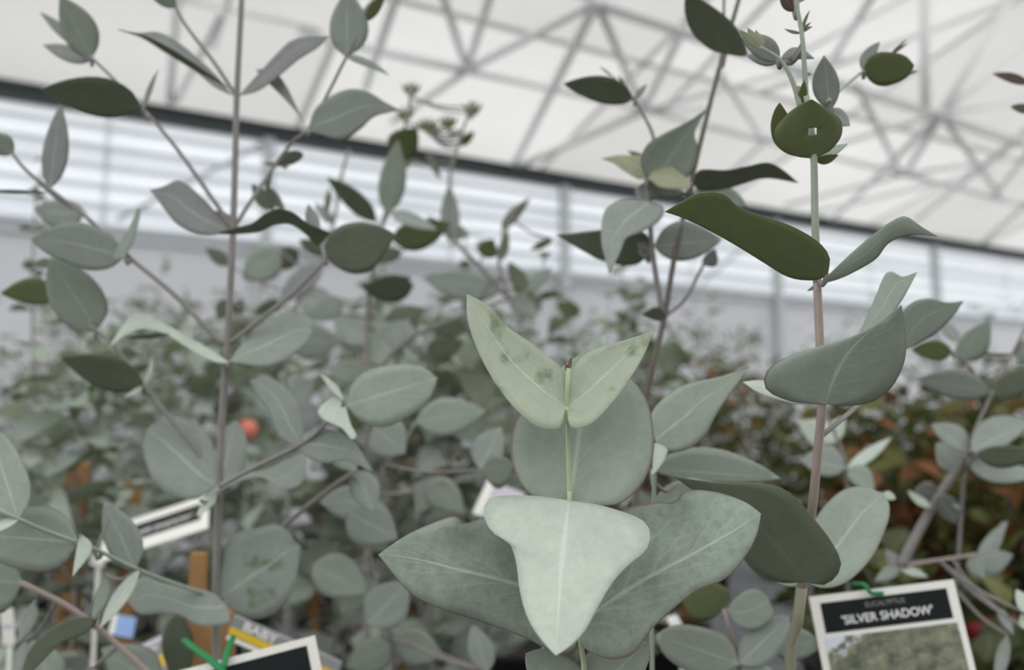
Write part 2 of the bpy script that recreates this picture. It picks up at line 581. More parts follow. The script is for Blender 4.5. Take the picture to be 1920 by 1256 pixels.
# ------------------------------------------------------------------ plants traced leaf by leaf
def leaf_geo(base, Ls, Rs, tip, d0, t=0.0, s=0.0, cup=0.0, curl=0.0, mid=None, nu=26, nv=4, wav=0.0, bumps=()):
    """A leaf blade: margins Ls / Rs and midrib from base to tip, given where they are seen;
    t, s lean the blade away upwards / to the right, cup bends the margins, curl bends the tip."""
    Lc = catmull([base] + list(Ls) + [tip], nu)
    Rc = catmull([base] + list(Rs) + [tip], nu)
    if mid:
        Mc = catmull([base] + list(mid) + [tip], nu)
    else:
        Mc = [(a + b) / 2 for a, b in zip(Lc, Rc)]
    B = Vector(base)
    V, UV, Fc = [], [], []
    for i in range(nu + 1):
        u = i / nu
        for j in range(-nv, nv + 1):
            v = j / nv
            p = Mc[i].lerp(Lc[i] if v < 0 else Rc[i], abs(v))
            hw = ((Lc[i] - Rc[i]).length) * 0.5
            dpx = t * (B.y - p.y) + s * (p.x - B.x) + cup * hw * v * v + curl * u * u
            if wav:
                dpx += wav * hw * math.sin(u * 9 + (1 if v > 0 else 3)) * v * v
            for bx_, by_, br_, ba_ in bumps:
                dpx += ba_ * math.exp(-((p.x - bx_) ** 2 + (p.y - by_) ** 2) / (br_ * br_))
            V.append(at(p.x, p.y, d0 + dpx * d0 / F))
            UV.append((u, (v + 1) / 2))
    w = 2 * nv + 1
    for i in range(nu):
        for j in range(w - 1):
            Fc.append((i * w + j, i * w + j + 1, (i + 1) * w + j + 1, (i + 1) * w + j))
    return V, Fc, UV


SH = {  # half-width profile at u = .12 .3 .5 .7 .88
    'o': (0.62, 0.98, 1.0, 0.76, 0.36), 'r': (0.68, 1.0, 0.99, 0.86, 0.56), 'v': (0.78, 1.0, 0.84, 0.52, 0.2),
    'n': (0.5, 0.92, 1.0, 0.78, 0.34), 'c': (0.95, 1.0, 0.85, 0.6, 0.3),
}


class Plant:
    def __init__(self, name, d, label, pot_px, cat='potted plant', group=None, pot_r=0.085, pot_d=None, pot_z=BZ):
        p = at(pot_px[0], pot_px[1], pot_d or d)
        self.base = Vector((p.x, p.y, pot_z))
        self.d = d
        self.root = thing(name, self.base, label, cat, group)
        self.stems = []
        self.tmat = ST_MAUVE
        r = pot_r
        v, f = lathe_geo([(0.001, 0.002), (r * .78, 0.002), (r * .8, 0.006), (r, 0.15), (r * 1.05, 0.152), (r * 1.05, 0.175), (r * .97, 0.175), (r * .93, 0.14)], self.base, 22)
        link('pot', mesh('pot', v, f, POT), self.root)
        v, f = lathe_geo([(r * .95, 0.145), (r * .5, 0.152), (0.001, 0.155)], self.base, 18)
        link('soil', mesh('soil', v, f, SOIL), self.root)
        self.soil = self.base + Vector((0, 0, 0.14))

    def stem(self, pts, rpx, mat, d=None, name='stem', root=False):
        d = d or self.d
        P = []
        for q in pts:
            P.append(at(q[0], q[1], q[2] if len(q) > 2 else d))
        if root:
            P = [self.soil, self.soil.lerp(P[0], 0.5) + Vector((0, 0, 0.02))] + P
        n = max(8, len(P) * 6)
        C = catmull(P, n)
        r0, r1 = rpx if isinstance(rpx, tuple) else (rpx, rpx)
        rad = [(r0 + (r1 - r0) * i / n) * d / F for i in range(n + 1)]
        v, f = tube_geo(C, rad, 8)
        self.stems.append([c for c in C])
        return link(name, mesh(name, v, f, mat), self.root)

    def put(self, V, Fc, UV, mat, base, twig=True, tmat=ST_GREEN, solid=0.00035, name='leaf'):
        me = mesh(name, V, Fc, mat, uvs=UV)
        o = link(name, me, self.root)
        md = o.modifiers.new('thick', 'SOLIDIFY')
        md.thickness = solid
        md.offset = 0
        if twig and self.stems:
            b = V[4]
            best = min((q for st in self.stems for q in st), key=lambda q: (q - b).length)
            if (best - b).length > 0.0035:
                mid = (best + b) / 2 + Vector((0, 0, -0.004))
                C = catmull([best, mid, b], 6)
                v, f = tube_geo(C, [0.0011] * 7, 6)
                link('twig', mesh('twig', v, f, self.tmat), self.root)
        return o

    def X(self, base, L, Rr, tip, m='g', t=0.0, s=0.0, cup=0.0, curl=0.0, mid=None, d=None, twig=True, wav=0.0, nu=26, bumps=()):
        V, Fc, UV = leaf_geo(base, L, Rr, tip, d or self.d, t, s, cup, curl, mid, nu=nu, wav=wav, bumps=bumps)
        return self.put(V, Fc, UV, LM[m], base, twig)

    def S(self, bx, by, tx, ty, wl, wr, m='g', t=0.0, s=0.0, cup=0.0, curl=0.0, bend=0.0, sh='o', d=None, twig=True, wav=0.0):
        dx, dy = tx - bx, ty - by
        ln = math.hypot(dx, dy)
        nx, ny = dy / ln, -dx / ln
        Ls, Rs, Ms = [], [], []
        for u, w in zip((.12, .3, .5, .7, .88), SH[sh]):
            bo = bend * 4 * u * (1 - u)
            mx, my = bx + dx * u + nx * bo, by + dy * u + ny * bo
            Ms.append((mx, my))
            Ls.append((mx + nx * wl * w, my + ny * wl * w))
            Rs.append((mx - nx * wr * w, my - ny * wr * w))
        V, Fc, UV = leaf_geo((bx, by), Ls, Rs, (tx, ty), d or self.d, t, s, cup, curl, Ms, nu=12, nv=3, wav=wav)
        return self.put(V, Fc, UV, LM[m], (bx, by), twig)


# ---- the plant in focus, in the middle
H = Plant('potted_eucalyptus', 0.30, 'sharp silver eucalyptus in the middle with large pale heart-shaped leaves', (1092, 1300), pot_r=0.08)
H.tmat = ST_GREEN
H.stem([(1096, 1330, .305), (1090, 1230, .304), (1086, 1180, .304), (1078, 1060, .305), (1069, 945, .303), (1066, 860, .302), (1064, 770, .300), (1063, 715, .299), (1066, 690, .299)], (8.5, 4.5), ST_GREEN, root=True)
H.X((1085, 1188), [(1072, 1221), (1030, 1219), (985, 1196), (900, 1165), (820, 1139), (765, 1108)],
    [(1075, 1090), (1020, 990), (940, 962), (903, 971), (868, 981), (853, 967), (800, 985), (755, 1007)], (709, 1040), 'm', t=0.35, s=0.25, cup=0.12, mid=[(1050, 1130), (975, 1098), (850, 1066), (770, 1046)], d=.304, wav=0.05, nu=52, bumps=((853, 972, 38, -30), (900, 985, 36, 22), (800, 1040, 60, 12)))
H.X((1089, 1186), [(1100, 1080), (1150, 968), (1220, 943), (1262, 941), (1288, 920), (1340, 922), (1395, 940)],
    [(1094, 1214), (1140, 1235), (1185, 1226), (1225, 1176), (1300, 1112), (1360, 1085), (1400, 1040), (1420, 1000)], (1427, 963), 'm', t=0.6, s=-0.42, cup=0.12, mid=[(1120, 1145), (1190, 1098), (1280, 1050), (1360, 1005)], d=.304, nu=52, bumps=((1288, 925, 34, -32), (1245, 960, 40, 24), (1200, 1110, 40, 10)))
H.X((1068, 941), [(1012, 938), (975, 905), (958, 850), (965, 795), (1000, 740), (1050, 690)],
    [(1120, 948), (1165, 943), (1205, 905), (1225, 850), (1222, 780), (1200, 728), (1150, 680)], (1102, 655), 'g', t=0.55, cup=-0.1, d=.304, mid=[(1074, 900), (1085, 820), (1095, 740)])
H.X((1068, 939), [(1115, 945), (1165, 959), (1205, 976), (1219, 1000), (1211, 1032), (1180, 1058), (1150, 1090), (1120, 1140), (1095, 1185), (1066, 1214)],
    [(1020, 931), (960, 929), (922, 933), (908, 950), (910, 978), (930, 1004), (955, 1018), (968, 1055), (975, 1110), (990, 1160), (1015, 1200)], (1042, 1229), 'p', t=1.15, cup=0.05, curl=60, mid=[(1060, 1000), (1051, 1080), (1046, 1160)], d=.300)
H.X((1061, 762), [(1052, 800), (1035, 806), (1008, 800), (970, 770), (930, 720), (897, 660), (877, 600)],
    [(1060, 715), (1052, 690), (1030, 670), (1000, 646), (950, 611), (920, 578), (900, 563)], (875, 551), 'y', t=0.5, s=0.1, cup=-0.25, mid=[(1015, 730), (955, 672), (908, 605)], d=.299)
H.X((1063, 764), [(1068, 715), (1085, 675), (1110, 657), (1145, 645), (1190, 632)],
    [(1068, 798), (1088, 803), (1118, 787), (1160, 740), (1200, 680)], (1229, 617), 'y', t=0.6, s=-0.1, cup=-0.2, mid=[(1098, 738), (1150, 690), (1195, 645)], d=.299)
H.S(1096, 1310, 1215, 1205, 60, 45, 'g', t=0.3, sh='r', d=.315)
H.S(1092, 1310, 985, 1225, 35, 45, 'g', t=0.0, sh='r', d=.315)
# growing tip
for a, b, m_ in (((1064, 700), (1072, 668), 'r'), ((1066, 700), (1060, 680), 'r')):
    H.S(a[0], a[1], b[0], b[1], 4, 4, m_, d=.299, sh='n', twig=False)

# ---- right plant
Q = Plant('potted_eucalyptus', 0.335, 'tall eucalyptus with pinkish stem and large cupped leaves, behind the tag reading SILVER SHADOW', (1485, 1290), pot_r=0.085)
Q.stem([(1482, 1300, .375), (1492, 1200, .370), (1503, 1100, .366)], (11, 10), ST_OLIVE, root=True, d=.37)
Q.stem([(1503, 1100, .366), (1512, 1030, .362), (1523, 950, .355), (1536, 820, .343), (1541, 750), (1537, 640), (1532, 530)], (9.5, 7.5), ST_PINK)
Q.stem([(1532, 530), (1528, 400), (1526, 300), (1520, 230), (1512, 180)], (7.5, 5.5), ST_GREY)
Q.stem([(1512, 190), (1508, 120), (1503, 60), (1492, 0), (1490, -40)], (5, 3.5), ST_GREY, name='branch', d=.345)
Q.stem([(1500, 200), (1485, 150), (1462, 112), (1425, 88)], (5, 3), ST_GREY, name='branch', d=.345)
Q.stem([(1552, 190, .36), (1585, 160, .40), (1620, 132, .42)], (4, 3), ST_GREY, name='branch', d=.38)
Q.X((1506, 1091), [(1500, 1040), (1530, 970), (1570, 925), (1610, 912)], [(1545, 1103), (1590, 1090), (1635, 1045), (1663, 985), (1668, 950)], (1657, 925), 'g', t=0.9, s=0.15, cup=-0.1, d=.37)
Q.S(1508, 1092, 1448, 1086, 10, 2, 'p', t=1.0, d=.37, twig=False)
Q.X((1508, 1091), [(1465, 1092), (1420, 1076), (1385, 1035), (1350, 985), (1305, 925)],
    [(1550, 1095), (1577, 1062), (1562, 1020), (1520, 965), (1475, 920), (1420, 906), (1340, 904)], (1262, 893), 'd', t=-0.6, s=-0.4, cup=0.1, mid=[(1470, 1040), (1420, 985), (1350, 935)], d=.362)
Q.X((1545, 757), [(1500, 758), (1455, 748), (1420, 735)], [(1500, 735), (1460, 718), (1425, 713)], (1393, 716), 'p', t=1.6, d=.345)
# folded leaf: the flap behind, then the cupped front
V1, F1, U1 = leaf_geo((1604, 640), [(1622, 600), (1640, 560), (1660, 514), (1676, 511), (1692, 519)], [(1640, 615), (1665, 597), (1690, 565)], (1720, 510), .338, t=0.5, s=0.1)
V2, F2, U2 = leaf_geo((1547, 757), [(1490, 754), (1442, 735), (1432, 710), (1450, 683), (1500, 660), (1560, 643), (1610, 628), (1655, 602)],
                      [(1580, 761), (1632, 754), (1672, 725), (1696, 675), (1697, 625)], (1690, 572), .333, t=-0.45, s=0.1, cup=0.15, mid=[(1562, 715), (1585, 670), (1625, 625)])
V, Fc = join_geo([(V1, F1), (V2, F2)])
Q.put(V, Fc, U1 + U2, G, None, twig=False)
Q.X((1552, 514), [(1530, 525), (1480, 520), (1430, 491), (1380, 460), (1330, 432), (1285, 410)],
    [(1555, 480), (1530, 450), (1480, 422), (1420, 402), (1385, 388), (1357, 364), (1315, 361), (1280, 377)], (1247, 397), 'o', t=-0.9, s=0.05, cup=0.1, mid=[(1470, 475), (1380, 423), (1310, 396)], d=.328)
Q.X((1535, 533), [(1590, 480), (1640, 437), (1678, 411), (1700, 406), (1728, 425)], [(1580, 520), (1640, 487), (1667, 455), (1710, 440)], (1758, 443), 'g', t=-0.5, s=-0.3, cup=0.2, d=.338)
Q.S(1535, 533, 1513, 546, 4, 3, 'g', d=.338)
o = Q.X((1527, 297), [(1490, 292), (1460, 272), (1452, 245), (1474, 216), (1498, 197)],
        [(1556, 282), (1577, 255), (1576, 225), (1552, 205)], (1522, 186), 'o', t=-0.6, cup=0.2, d=.335, nu=40)
Q.X((1524, 296), [(1480, 290), (1452, 268), (1445, 235), (1452, 207)], [(1500, 285), (1490, 250), (1481, 222), (1472, 206)], (1462, 192), 'o', t=-0.5, d=.340)
inv = CM.inverted()


def px_of(p):
    q = inv @ p
    return 960 + q.x / -q.z * F, 628 - q.y / -q.z * F


import bmesh
bm = bmesh.new()
bm.from_mesh(o.data)
dead = [fc for fc in bm.faces if math.hypot((px_of(fc.calc_center_median())[0] - 1528) / 10, (px_of(fc.calc_center_median())[1] - 245) / 7) < 1]
bmesh.ops.delete(bm, geom=dead, context='FACES')
bm.to_mesh(o.data)
bm.free()
Q.S(1528, 298, 1590, 270, 9, 9, 'g', t=0.8, d=.342)
Q.S(1528, 300, 1572, 290, 5, 12, 'o', t=-0.5, d=.341)
Q.S(1556, 208, 1545, 103, 28, 23, 'b', t=-0.3, d=.365, sh='n')
Q.S(1556, 205, 1594, 236, 14, 16, 'b', t=0.3, d=.37)
Q.S(1462, 113, 1388, 66, 18, 26, 'b', t=-0.2, d=.36)
Q.S(1462, 113, 1400, 105, 14, 12, 'l', t=0.3, d=.365)
Q.S(1462, 112, 1527, 110, 22, -2, 'l', t=0.4, d=.35, sh='n')
for k in range(5):
    a = -2.2 + k * 0.62
    Q.S(1424, 90, 1408 + 26 * math.cos(a) - 6, 74 + 22 * math.sin(a), 8, 8, 'c', t=-0.3 + k * .2, d=.345 + .002 * k, twig=False)
Q.S(1500, 205, 1508, 150, 7, 9, 'o', t=-0.5, d=.347)
Q.S(1504, 165, 1493, 172, 8, 8, 'c', d=.344)
Q.S(1508, 140, 1522, 138, 4, 4, 'c', d=.346)
Q.S(1490, 22, 1463, -18, 14, 12, 'r', t=-0.5, d=.35)
Q.S(1494, 4, 1520, -14, 4, 5, 'g', d=.35)
for tx, ty in ((1471, 54), (1519, 18), (1521, 42), (1524, 50)):
    Q.S(1503, 62, tx, ty, 3, 3, 'd', d=.347, sh='n', bend=2)
Q.S(1618, 132, 1714, 122, 30, 33, 'o', t=-0.6, d=.42, sh='r')
Q.S(1618, 134, 1650, 78, 18, 6, 'b', d=.425)
Q.S(1680, 140, 1722, 134, 6, 5, 'b', d=.425, twig=False)
for tx, ty in ((1702, 72), (1704, 80)):
    Q.S(1668, 104, tx, ty, 2.5, 2.5, 'r', d=.42, sh='n', twig=False)
Q.X((1688, 660), [(1688, 600), (1705, 571), (1740, 559), (1775, 567)], [(1720, 645), (1755, 625), (1785, 595)], (1807, 564), 'g', t=-0.35, s=0.3, d=.42)

# ---- plant between the middle and the right one
T = Plant('potted_eucalyptus', 0.50, 'slender eucalyptus with thin dark forked stems and dusky leaves, left of the pinkish stem', (1200, 1300), pot_d=.52)
T.stem([(1190, 1000, .52), (1205, 800, .51), (1222, 690), (1245, 600), (1263, 490), (1283, 400), (1303, 310), (1330, 200), (1356, 100), (1385, 0), (1395, -40)], (10, 4), ST_DARK, root=True)
T.stem([(1245, 600), (1232, 530), (1222, 460), (1217, 380), (1212, 330), (1226, 262), (1190, 185)], (6, 3), ST_MAUVE, name='branch')
T.stem([(1250, 590), (1285, 560), (1320, 494)], (4, 3), ST_MAUVE, name='branch', d=.55)
T.stem([(1357, 30), (1358, -40)], 2.5, ST_DARK, name='branch')
T.X((1360, 102), [(1330, 92), (1300, 65), (1284, 25)], [(1400, 104), (1386, 58), (1345, 18)], (1285, -18), 'd', t=-0.8, s=0.1, d=.49)
T.S(1188, 186, 1056, 157, 20, 30, 'd', t=-1.0, bend=0, sh='o')
T.S(1190, 186, 1213, 157, 6, 6, 'b', d=.505)
T.S(1150, 145, 1124, 124, 2, 2, 'd')
T.S(1172, 160, 1158, 142, 3, 3, 'r')
T.X((1225, 356), [(1202, 308), (1213, 272), (1250, 248), (1290, 228)], [(1270, 352), (1302, 315), (1308, 275), (1303, 248)], (1327, 203), 'g', t=-0.4, s=0.2, cup=-0.2)
T.X((1214, 332), [(1198, 336), (1170, 320), (1150, 306)], [(1208, 296), (1185, 292), (1160, 291)], (1127, 297), 'c', t=0.3, d=.495)
T.S(1212, 305, 1176, 283, 3, 9, 'd', d=.5)
T.X((1216, 335), [(1226, 313), (1245, 305), (1270, 320)], [(1240, 352), (1270, 355), (1295, 353)], (1300, 345), 'c', t=0.6, d=.492)
T.S(1218, 350, 1292, 362, 6, 12, 'g', t=-0.3, d=.5)
T.S(1212, 340, 1214, 385, 22, 22, 'g', t=0.2, d=.505)
T.X((1298, 343), [(1312, 319), (1360, 319), (1400, 312), (1440, 305), (1470, 320)], [(1315, 358), (1365, 353), (1400, 342), (1440, 334)], (1497, 343), 'd', t=-2.2, d=.47)
T.S(1305, 355, 1402, 385, 26, 22, 'b', t=-0.1, d=.52)
T.X((1222, 460), [(1206, 488), (1178, 498), (1130, 489), (1085, 466)], [(1208, 436), (1160, 428), (1115, 432), (1078, 437)], (1042, 440), 'd', t=-0.6, s=0.1, d=.51)
T.X((1213, 378), [(1245, 390), (1236, 415), (1200, 436), (1175, 446), (1162, 475)], [(1180, 373), (1150, 380), (1131, 402), (1127, 450), (1136, 490)], (1142, 514), 'b', t=0.7, d=.49)
T.S(1198, 470, 1216, 462, 30, 30, 'b', d=.508)
T.S(1226, 462, 1354, 450, 42, 32, 'b', t=-0.1, d=.5)
T.S(1318, 497, 1341, 466, 8, 20, 'l', t=-0.5, d=.55)
T.S(1248, 602, 1204, 590, 4, 22, 'd', t=-1, d=.5)

# ---- leaf pair just right of the middle plant
K = Plant('potted_eucalyptus', 0.385, 'eucalyptus half hidden behind the round middle leaf, its pointed leaf aimed up and right', (1225, 1300), pot_d=.40, pot_r=.07)
K.stem([(1222, 1200, .395), (1225, 1000, .39), (1228, 832)], (6, 4), ST_GREY, root=True)
K.X((1228, 826), [(1219, 780), (1248, 742), (1290, 719), (1350, 706)], [(1240, 843), (1278, 846), (1318, 822), (1345, 775), (1375, 730)], (1407, 687), 'g', t=0.35, s=0.1)
K.S(1229, 830, 1221, 892, 24, 0, 'p', t=1.0, sh='c')
K.S(1222, 880, 1464, 897, 48, 18, 'g', t=0.1, d=.42, s=0.2)
K.S(1225, 950, 1345, 905, 30, 24, 'g', t=0.2, d=.41)
K.S(1270, 905, 1315, 900, 6, 1, 'p', t=1.0, d=.40)
K.S(1230, 990, 1330, 1000, 30, 30, 'g', t=0.1, d=.43)

# ---- left plant
P = Plant('potted_eucalyptus', 0.50, 'tall eucalyptus with mauve-grey stem and wide branches tied to a stake at left', (405, 1330), pot_r=.09)
P.stem([(404, 1290), (405, 1120), (408, 1000), (411, 915), (418, 760), (427, 640), (432, 540), (437, 430), (441, 300), (444, 180), (450, 60), (455, -40)], (11, 5), ST_MAUVE, root=True)
P.stem([(443, 180), (400, 115), (350, 50), (325, 5)], (4, 3), ST_MAUVE, name='branch')
P.stem([(436, 428), (400, 375), (340, 290), (300, 240), (268, 205), (215, 150), (174, 110)], (4.6, 2.6), ST_MAUVE, name='branch')
P.stem([(438, 428, .5), (475, 370, .51), (512, 315, .52), (550, 265, .52), (577, 243, .515), (615, 175, .51), (650, 106, .5), (690, 35, .5)], (4.2, 2.6), ST_MAUVE, name='branch')
P.stem([(424, 645), (400, 628), (330, 555), (240, 480), (160, 405), (90, 352), (45, 315), (18, 280)], (5.2, 3), ST_MAUVE, name='branch')
P.stem([(428, 645), (480, 605), (555, 545), (612, 487)], (4.6, 3.5), ST_MAUVE, name='branch')
P.stem([(410, 915), (370, 845), (320, 785), (268, 722), (215, 650), (180, 618)], (6, 3), ST_MAUVE, name='branch', d=.53)
P.stem([(411, 912), (470, 880), (565, 832), (605, 800), (646, 760)], (5, 3.5), ST_MAUVE, name='branch', d=.46)
P.stem([(406, 1118), (455, 1065), (540, 980), (620, 915), (668, 882)], (6, 4), ST_MAUVE, name='branch', d=.53)
P.stem([(404, 1118, .49), (330, 1095, .47), (255, 1066, .45), (180, 1030, .43), (146, 1017, .42), (80, 993, .405), (33, 972, .395), (-30, 945, .39)], (4.5, 3.5), ST_GREY, name='branch', d=.43)
P.stem([(300, 1280, .47), (155, 1155, .46), (40, 1092, .45)], (6, 5), ST_PINK, name='branch', d=.46)
# crown
P.S(172, 110, 112, -8, 28, 36, 'g', t=-0.4)
P.S(150, 90, 74, 22, 9, 12, 'b', t=0.0, d=.51)
P.S(172, 113, 80, 84, 16, 14, 'l', t=0.3, d=.505)
P.S(267, 203, 75, 167, 30, 42, 'd', t=-1.0, sh='o', d=.49)
P.S(268, 207, 297, 130, 3, 7, 'b', bend=4, sh='n')
P.X((437, 180), [(400, 162), (360, 129), (310, 99), (265, 71)], [(405, 141), (370, 108), (330, 76), (295, 60), (255, 62)], (219, 54), 'l', t=0.3)
P.X((430, 165), [(395, 148), (360, 129), (310, 98), (270, 72)], [(395, 140), (355, 112), (315, 88), (270, 66)], (222, 56), 'd', t=-1.2, d=.497)
P.X((447, 180), [(480, 143), (515, 105), (545, 77), (580, 68)], [(485, 170), (525, 141), (560, 112), (595, 90)], (617, 68), 'l', t=0.2)
P.X((577, 247), [(560, 216), (530, 182), (500, 153)], [(556, 200), (535, 158), (510, 130)], (479, 131), 'l', t=0.0, d=.51)
P.X((577, 246), [(590, 205), (620, 180), (655, 167), (690, 172), (725, 193)], [(600, 252), (640, 263), (675, 243), (700, 220), (730, 211)], (751, 206), 'b', t=-0.1, d=.51)
P.S(650, 107, 651, -20, 32, 40, 'b', t=-0.1)
P.S(642, 102, 730, 141, 5, 9, 'b', t=0.3, bend=6)
P.S(687, 40, 724, -12, 13, 9, 'o', t=-0.6)
P.S(676, 50, 704, -5, 10, 8, 'l', t=0.3, d=.505)
P.S(331, 14, 270, -30, 14, 16, 'g', t=-0.6)
P.S(93, 355, 114, 195, 22, 26, 'l', t=0.0, sh='o')
P.S(26, 287, -28, 253, 18, 22, 'g', t=-0.5)
P.S(92, 361, -45, 357, 3, 3, 'd', t=-2, sh='n')
P.X((236, 480), [(205, 503), (160, 506), (110, 487), (80, 470)], [(215, 446), (180, 425), (140, 416), (95, 427)], (57, 449), 'b', t=-0.15)
P.X((234, 482), [(212, 488), (220, 462), (240, 430), (252, 405)], [(250, 455), (258, 425), (264, 395)], (258, 388), 'b', t=0.3, d=.495)
P.S(160, 400, 62, 390, 30, 26, 'b', t=0.0, d=.60, bend=4)
P.X((180, 622), [(140, 620), (110, 595), (90, 560), (86, 520)], [(202, 585), (192, 545), (160, 510), (120, 490)], (94, 482), 'g', t=-0.3, d=.54)
P.S(108, 562, 0, 550, 14, 36, 'o', t=-0.5, d=.58)
P.S(100, 492, 60, 497, 8, 10, 'd', d=.6)
P.X((432, 432), [(400, 440), (365, 437), (330, 419), (305, 388)], [(400, 392), (365, 357), (335, 338), (305, 350)], (280, 355), 'l', t=0.2)
P.S(436, 432, 402, 395, 10, 16, 'l', t=0.3, d=.505)
P.X((402, 438), [(440, 427), (470, 420), (495, 402), (520, 392), (548, 398), (580, 420)], [(440, 439), (485, 435), (515, 422), (545, 420), (575, 441), (597, 459)], (620, 436), 'd', t=-2.4, d=.48, twig=False)
P.S(600, 428, 578, 382, 18, 6, 'l', t=0.2, d=.51)
P.X((432, 681), [(400, 678), (350, 651), (310, 626), (270, 617), (235, 629)], [(395, 655), (350, 630), (310, 608), (275, 597), (245, 592)], (203, 653), 'p', t=0.9, curl=10, d=.49)
P.S(318, 627, 232, 631, 0.5, 9, 'd', t=-1.5, d=.488, bend=6, twig=False)
P.X((431, 677), [(460, 637), (500, 602), (545, 583), (575, 592)], [(460, 683), (505, 686), (545, 668), (570, 646)], (586, 622), 'b', t=0.9, d=.49)
P.S(270, 723, 115, 671, 30, 33, 'd', t=-0.9, d=.52)
P.S(268, 724, 233, 746, 5, 4, 'p', t=1, d=.52)
P.S(270, 722, 286, 666, 4, 6, 'p', t=.5, d=.525, bend=-3)
P.X((408, 908), [(370, 935), (325, 931), (288, 900), (268, 845)], [(405, 855), (385, 805), (345, 783), (305, 785)], (276, 803), 'b', t=0.5, d=.52)
P.S(413, 908, 442, 788, 24, 36, 'b', t=0.5, d=.52, sh='r')
P.X((376, 938), [(415, 905), (460, 888), (500, 880), (535, 862)], [(420, 916), (460, 899), (495, 896), (528, 917), (565, 908)], (577, 850), 'b', t=0.9, d=.48)
P.S(408, 925, 368, 968, 8, 9, 'p', t=0.9, d=.49)
P.X((414, 1118), [(410, 1060), (430, 1010), (480, 990), (525, 986)], [(440, 1148), (480, 1161), (520, 1146), (552, 1100)], (564, 1025), 's', t=0.1, d=.50)
P.X((422, 1130), [(432, 1166), (400, 1174), (370, 1172), (340, 1155), (300, 1150), (262, 1152)], [(390, 1108), (340, 1101), (295, 1089), (262, 1083)], (237, 1125), 'b', t=0.6, d=.48)
P.S(330, 1150, 338, 1290, 30, 30, 'd', t=-0.3, d=.53)
P.S(253, 1066, 196, 940, 32, 36, 'b', t=0.2, d=.45)
P.S(263, 1067, 186, 1179, 13, 15, 'p', t=0.5, d=.448, sh='n')
P.S(200, 1078, 172, 1162, 18, 8, 'g', t=0.4, d=.46)
P.S(148, 1017, -45, 1003, 60, 63, 'g', t=0.1, d=.42, sh='r')
P.S(152, 1002, 136, 1081, 26, 3, 'p', t=0.5, d=.42, sh='v')
P.S(178, 1032, 205, 975, 4, 4, 'g', d=.435)
P.S(34, 973, -20, 800, 70, 42, 'g', t=0.35, d=.395, sh='r')
P.S(36, 972, -35, 1006, 7, 10, 'p', t=1.0, d=.395)
P.S(42, 1092, -90, 1085, 62, 55, 'g', t=-0.05, d=.45, sh='r')
P.X((180, 1157), [(162, 1186), (115, 1206), (75, 1245)], [(130, 1160), (80, 1190), (50, 1228)], (32, 1295), 'd', t=-0.3, d=.44)
P.S(66, 1128, 34, 1205, 16, 12, 'b', t=0.4, d=.50)
P.S(50, 1200, 20, 1290, 14, 12, 'b', t=0.4, d=.52)
P.S(300, 1290, 190, 1215, 40, 50, 'g', t=0.1, d=.52)
P.S(100, 1290, 60, 1200, 40, 40, 'g', t=0.1, d=.55)
# right twigs of it
P.X((565, 833), [(545, 832), (520, 815), (505, 775), (485, 745)], [(570, 805), (560, 762), (530, 722), (500, 708)], (468, 713), 'b', t=0.2, d=.46)
P.X((563, 833), [(590, 805), (625, 806), (665, 830)], [(575, 856), (610, 869), (650, 863), (680, 876)], (700, 884), 'b', t=0.3, d=.46)
P.S(648, 762, 820, 708, 52, 58, 'g', t=0.2, d=.455, sh='r')
P.X((647, 757), [(658, 795), (668, 815), (664, 823)], [(625, 745), (597, 768), (606, 786), (640, 802)], (658, 823), 'p', t=0.8, d=.455)
P.S(643, 750, 600, 701, 4, 9, 'p', t=0.6, d=.452, sh='n')
P.X((612, 483), [(611, 452), (635, 425), (675, 416), (715, 425)], [(630, 500), (660, 513), (695, 508), (720, 478)], (743, 440), 'd', t=-0.35, d=.52)
P.S(527, 300, 569, 289, 12, 13, 'd', t=-0.4, d=.53, sh='r')
P.S(512, 392, 472, 344, 16, 12, 'd', t=-0.2, d=.55)
P.S(500, 350, 535, 395, 8, 14, 'd', d=.55)
P.S(540, 310, 490, 306, 4, 4, 'd', d=.55)
P.S(668, 882, 700, 960, 30, 26, 'b', t=0.5, d=.54)
P.S(668, 882, 600, 820, 20, 30, 'g', t=0.2, d=.56)

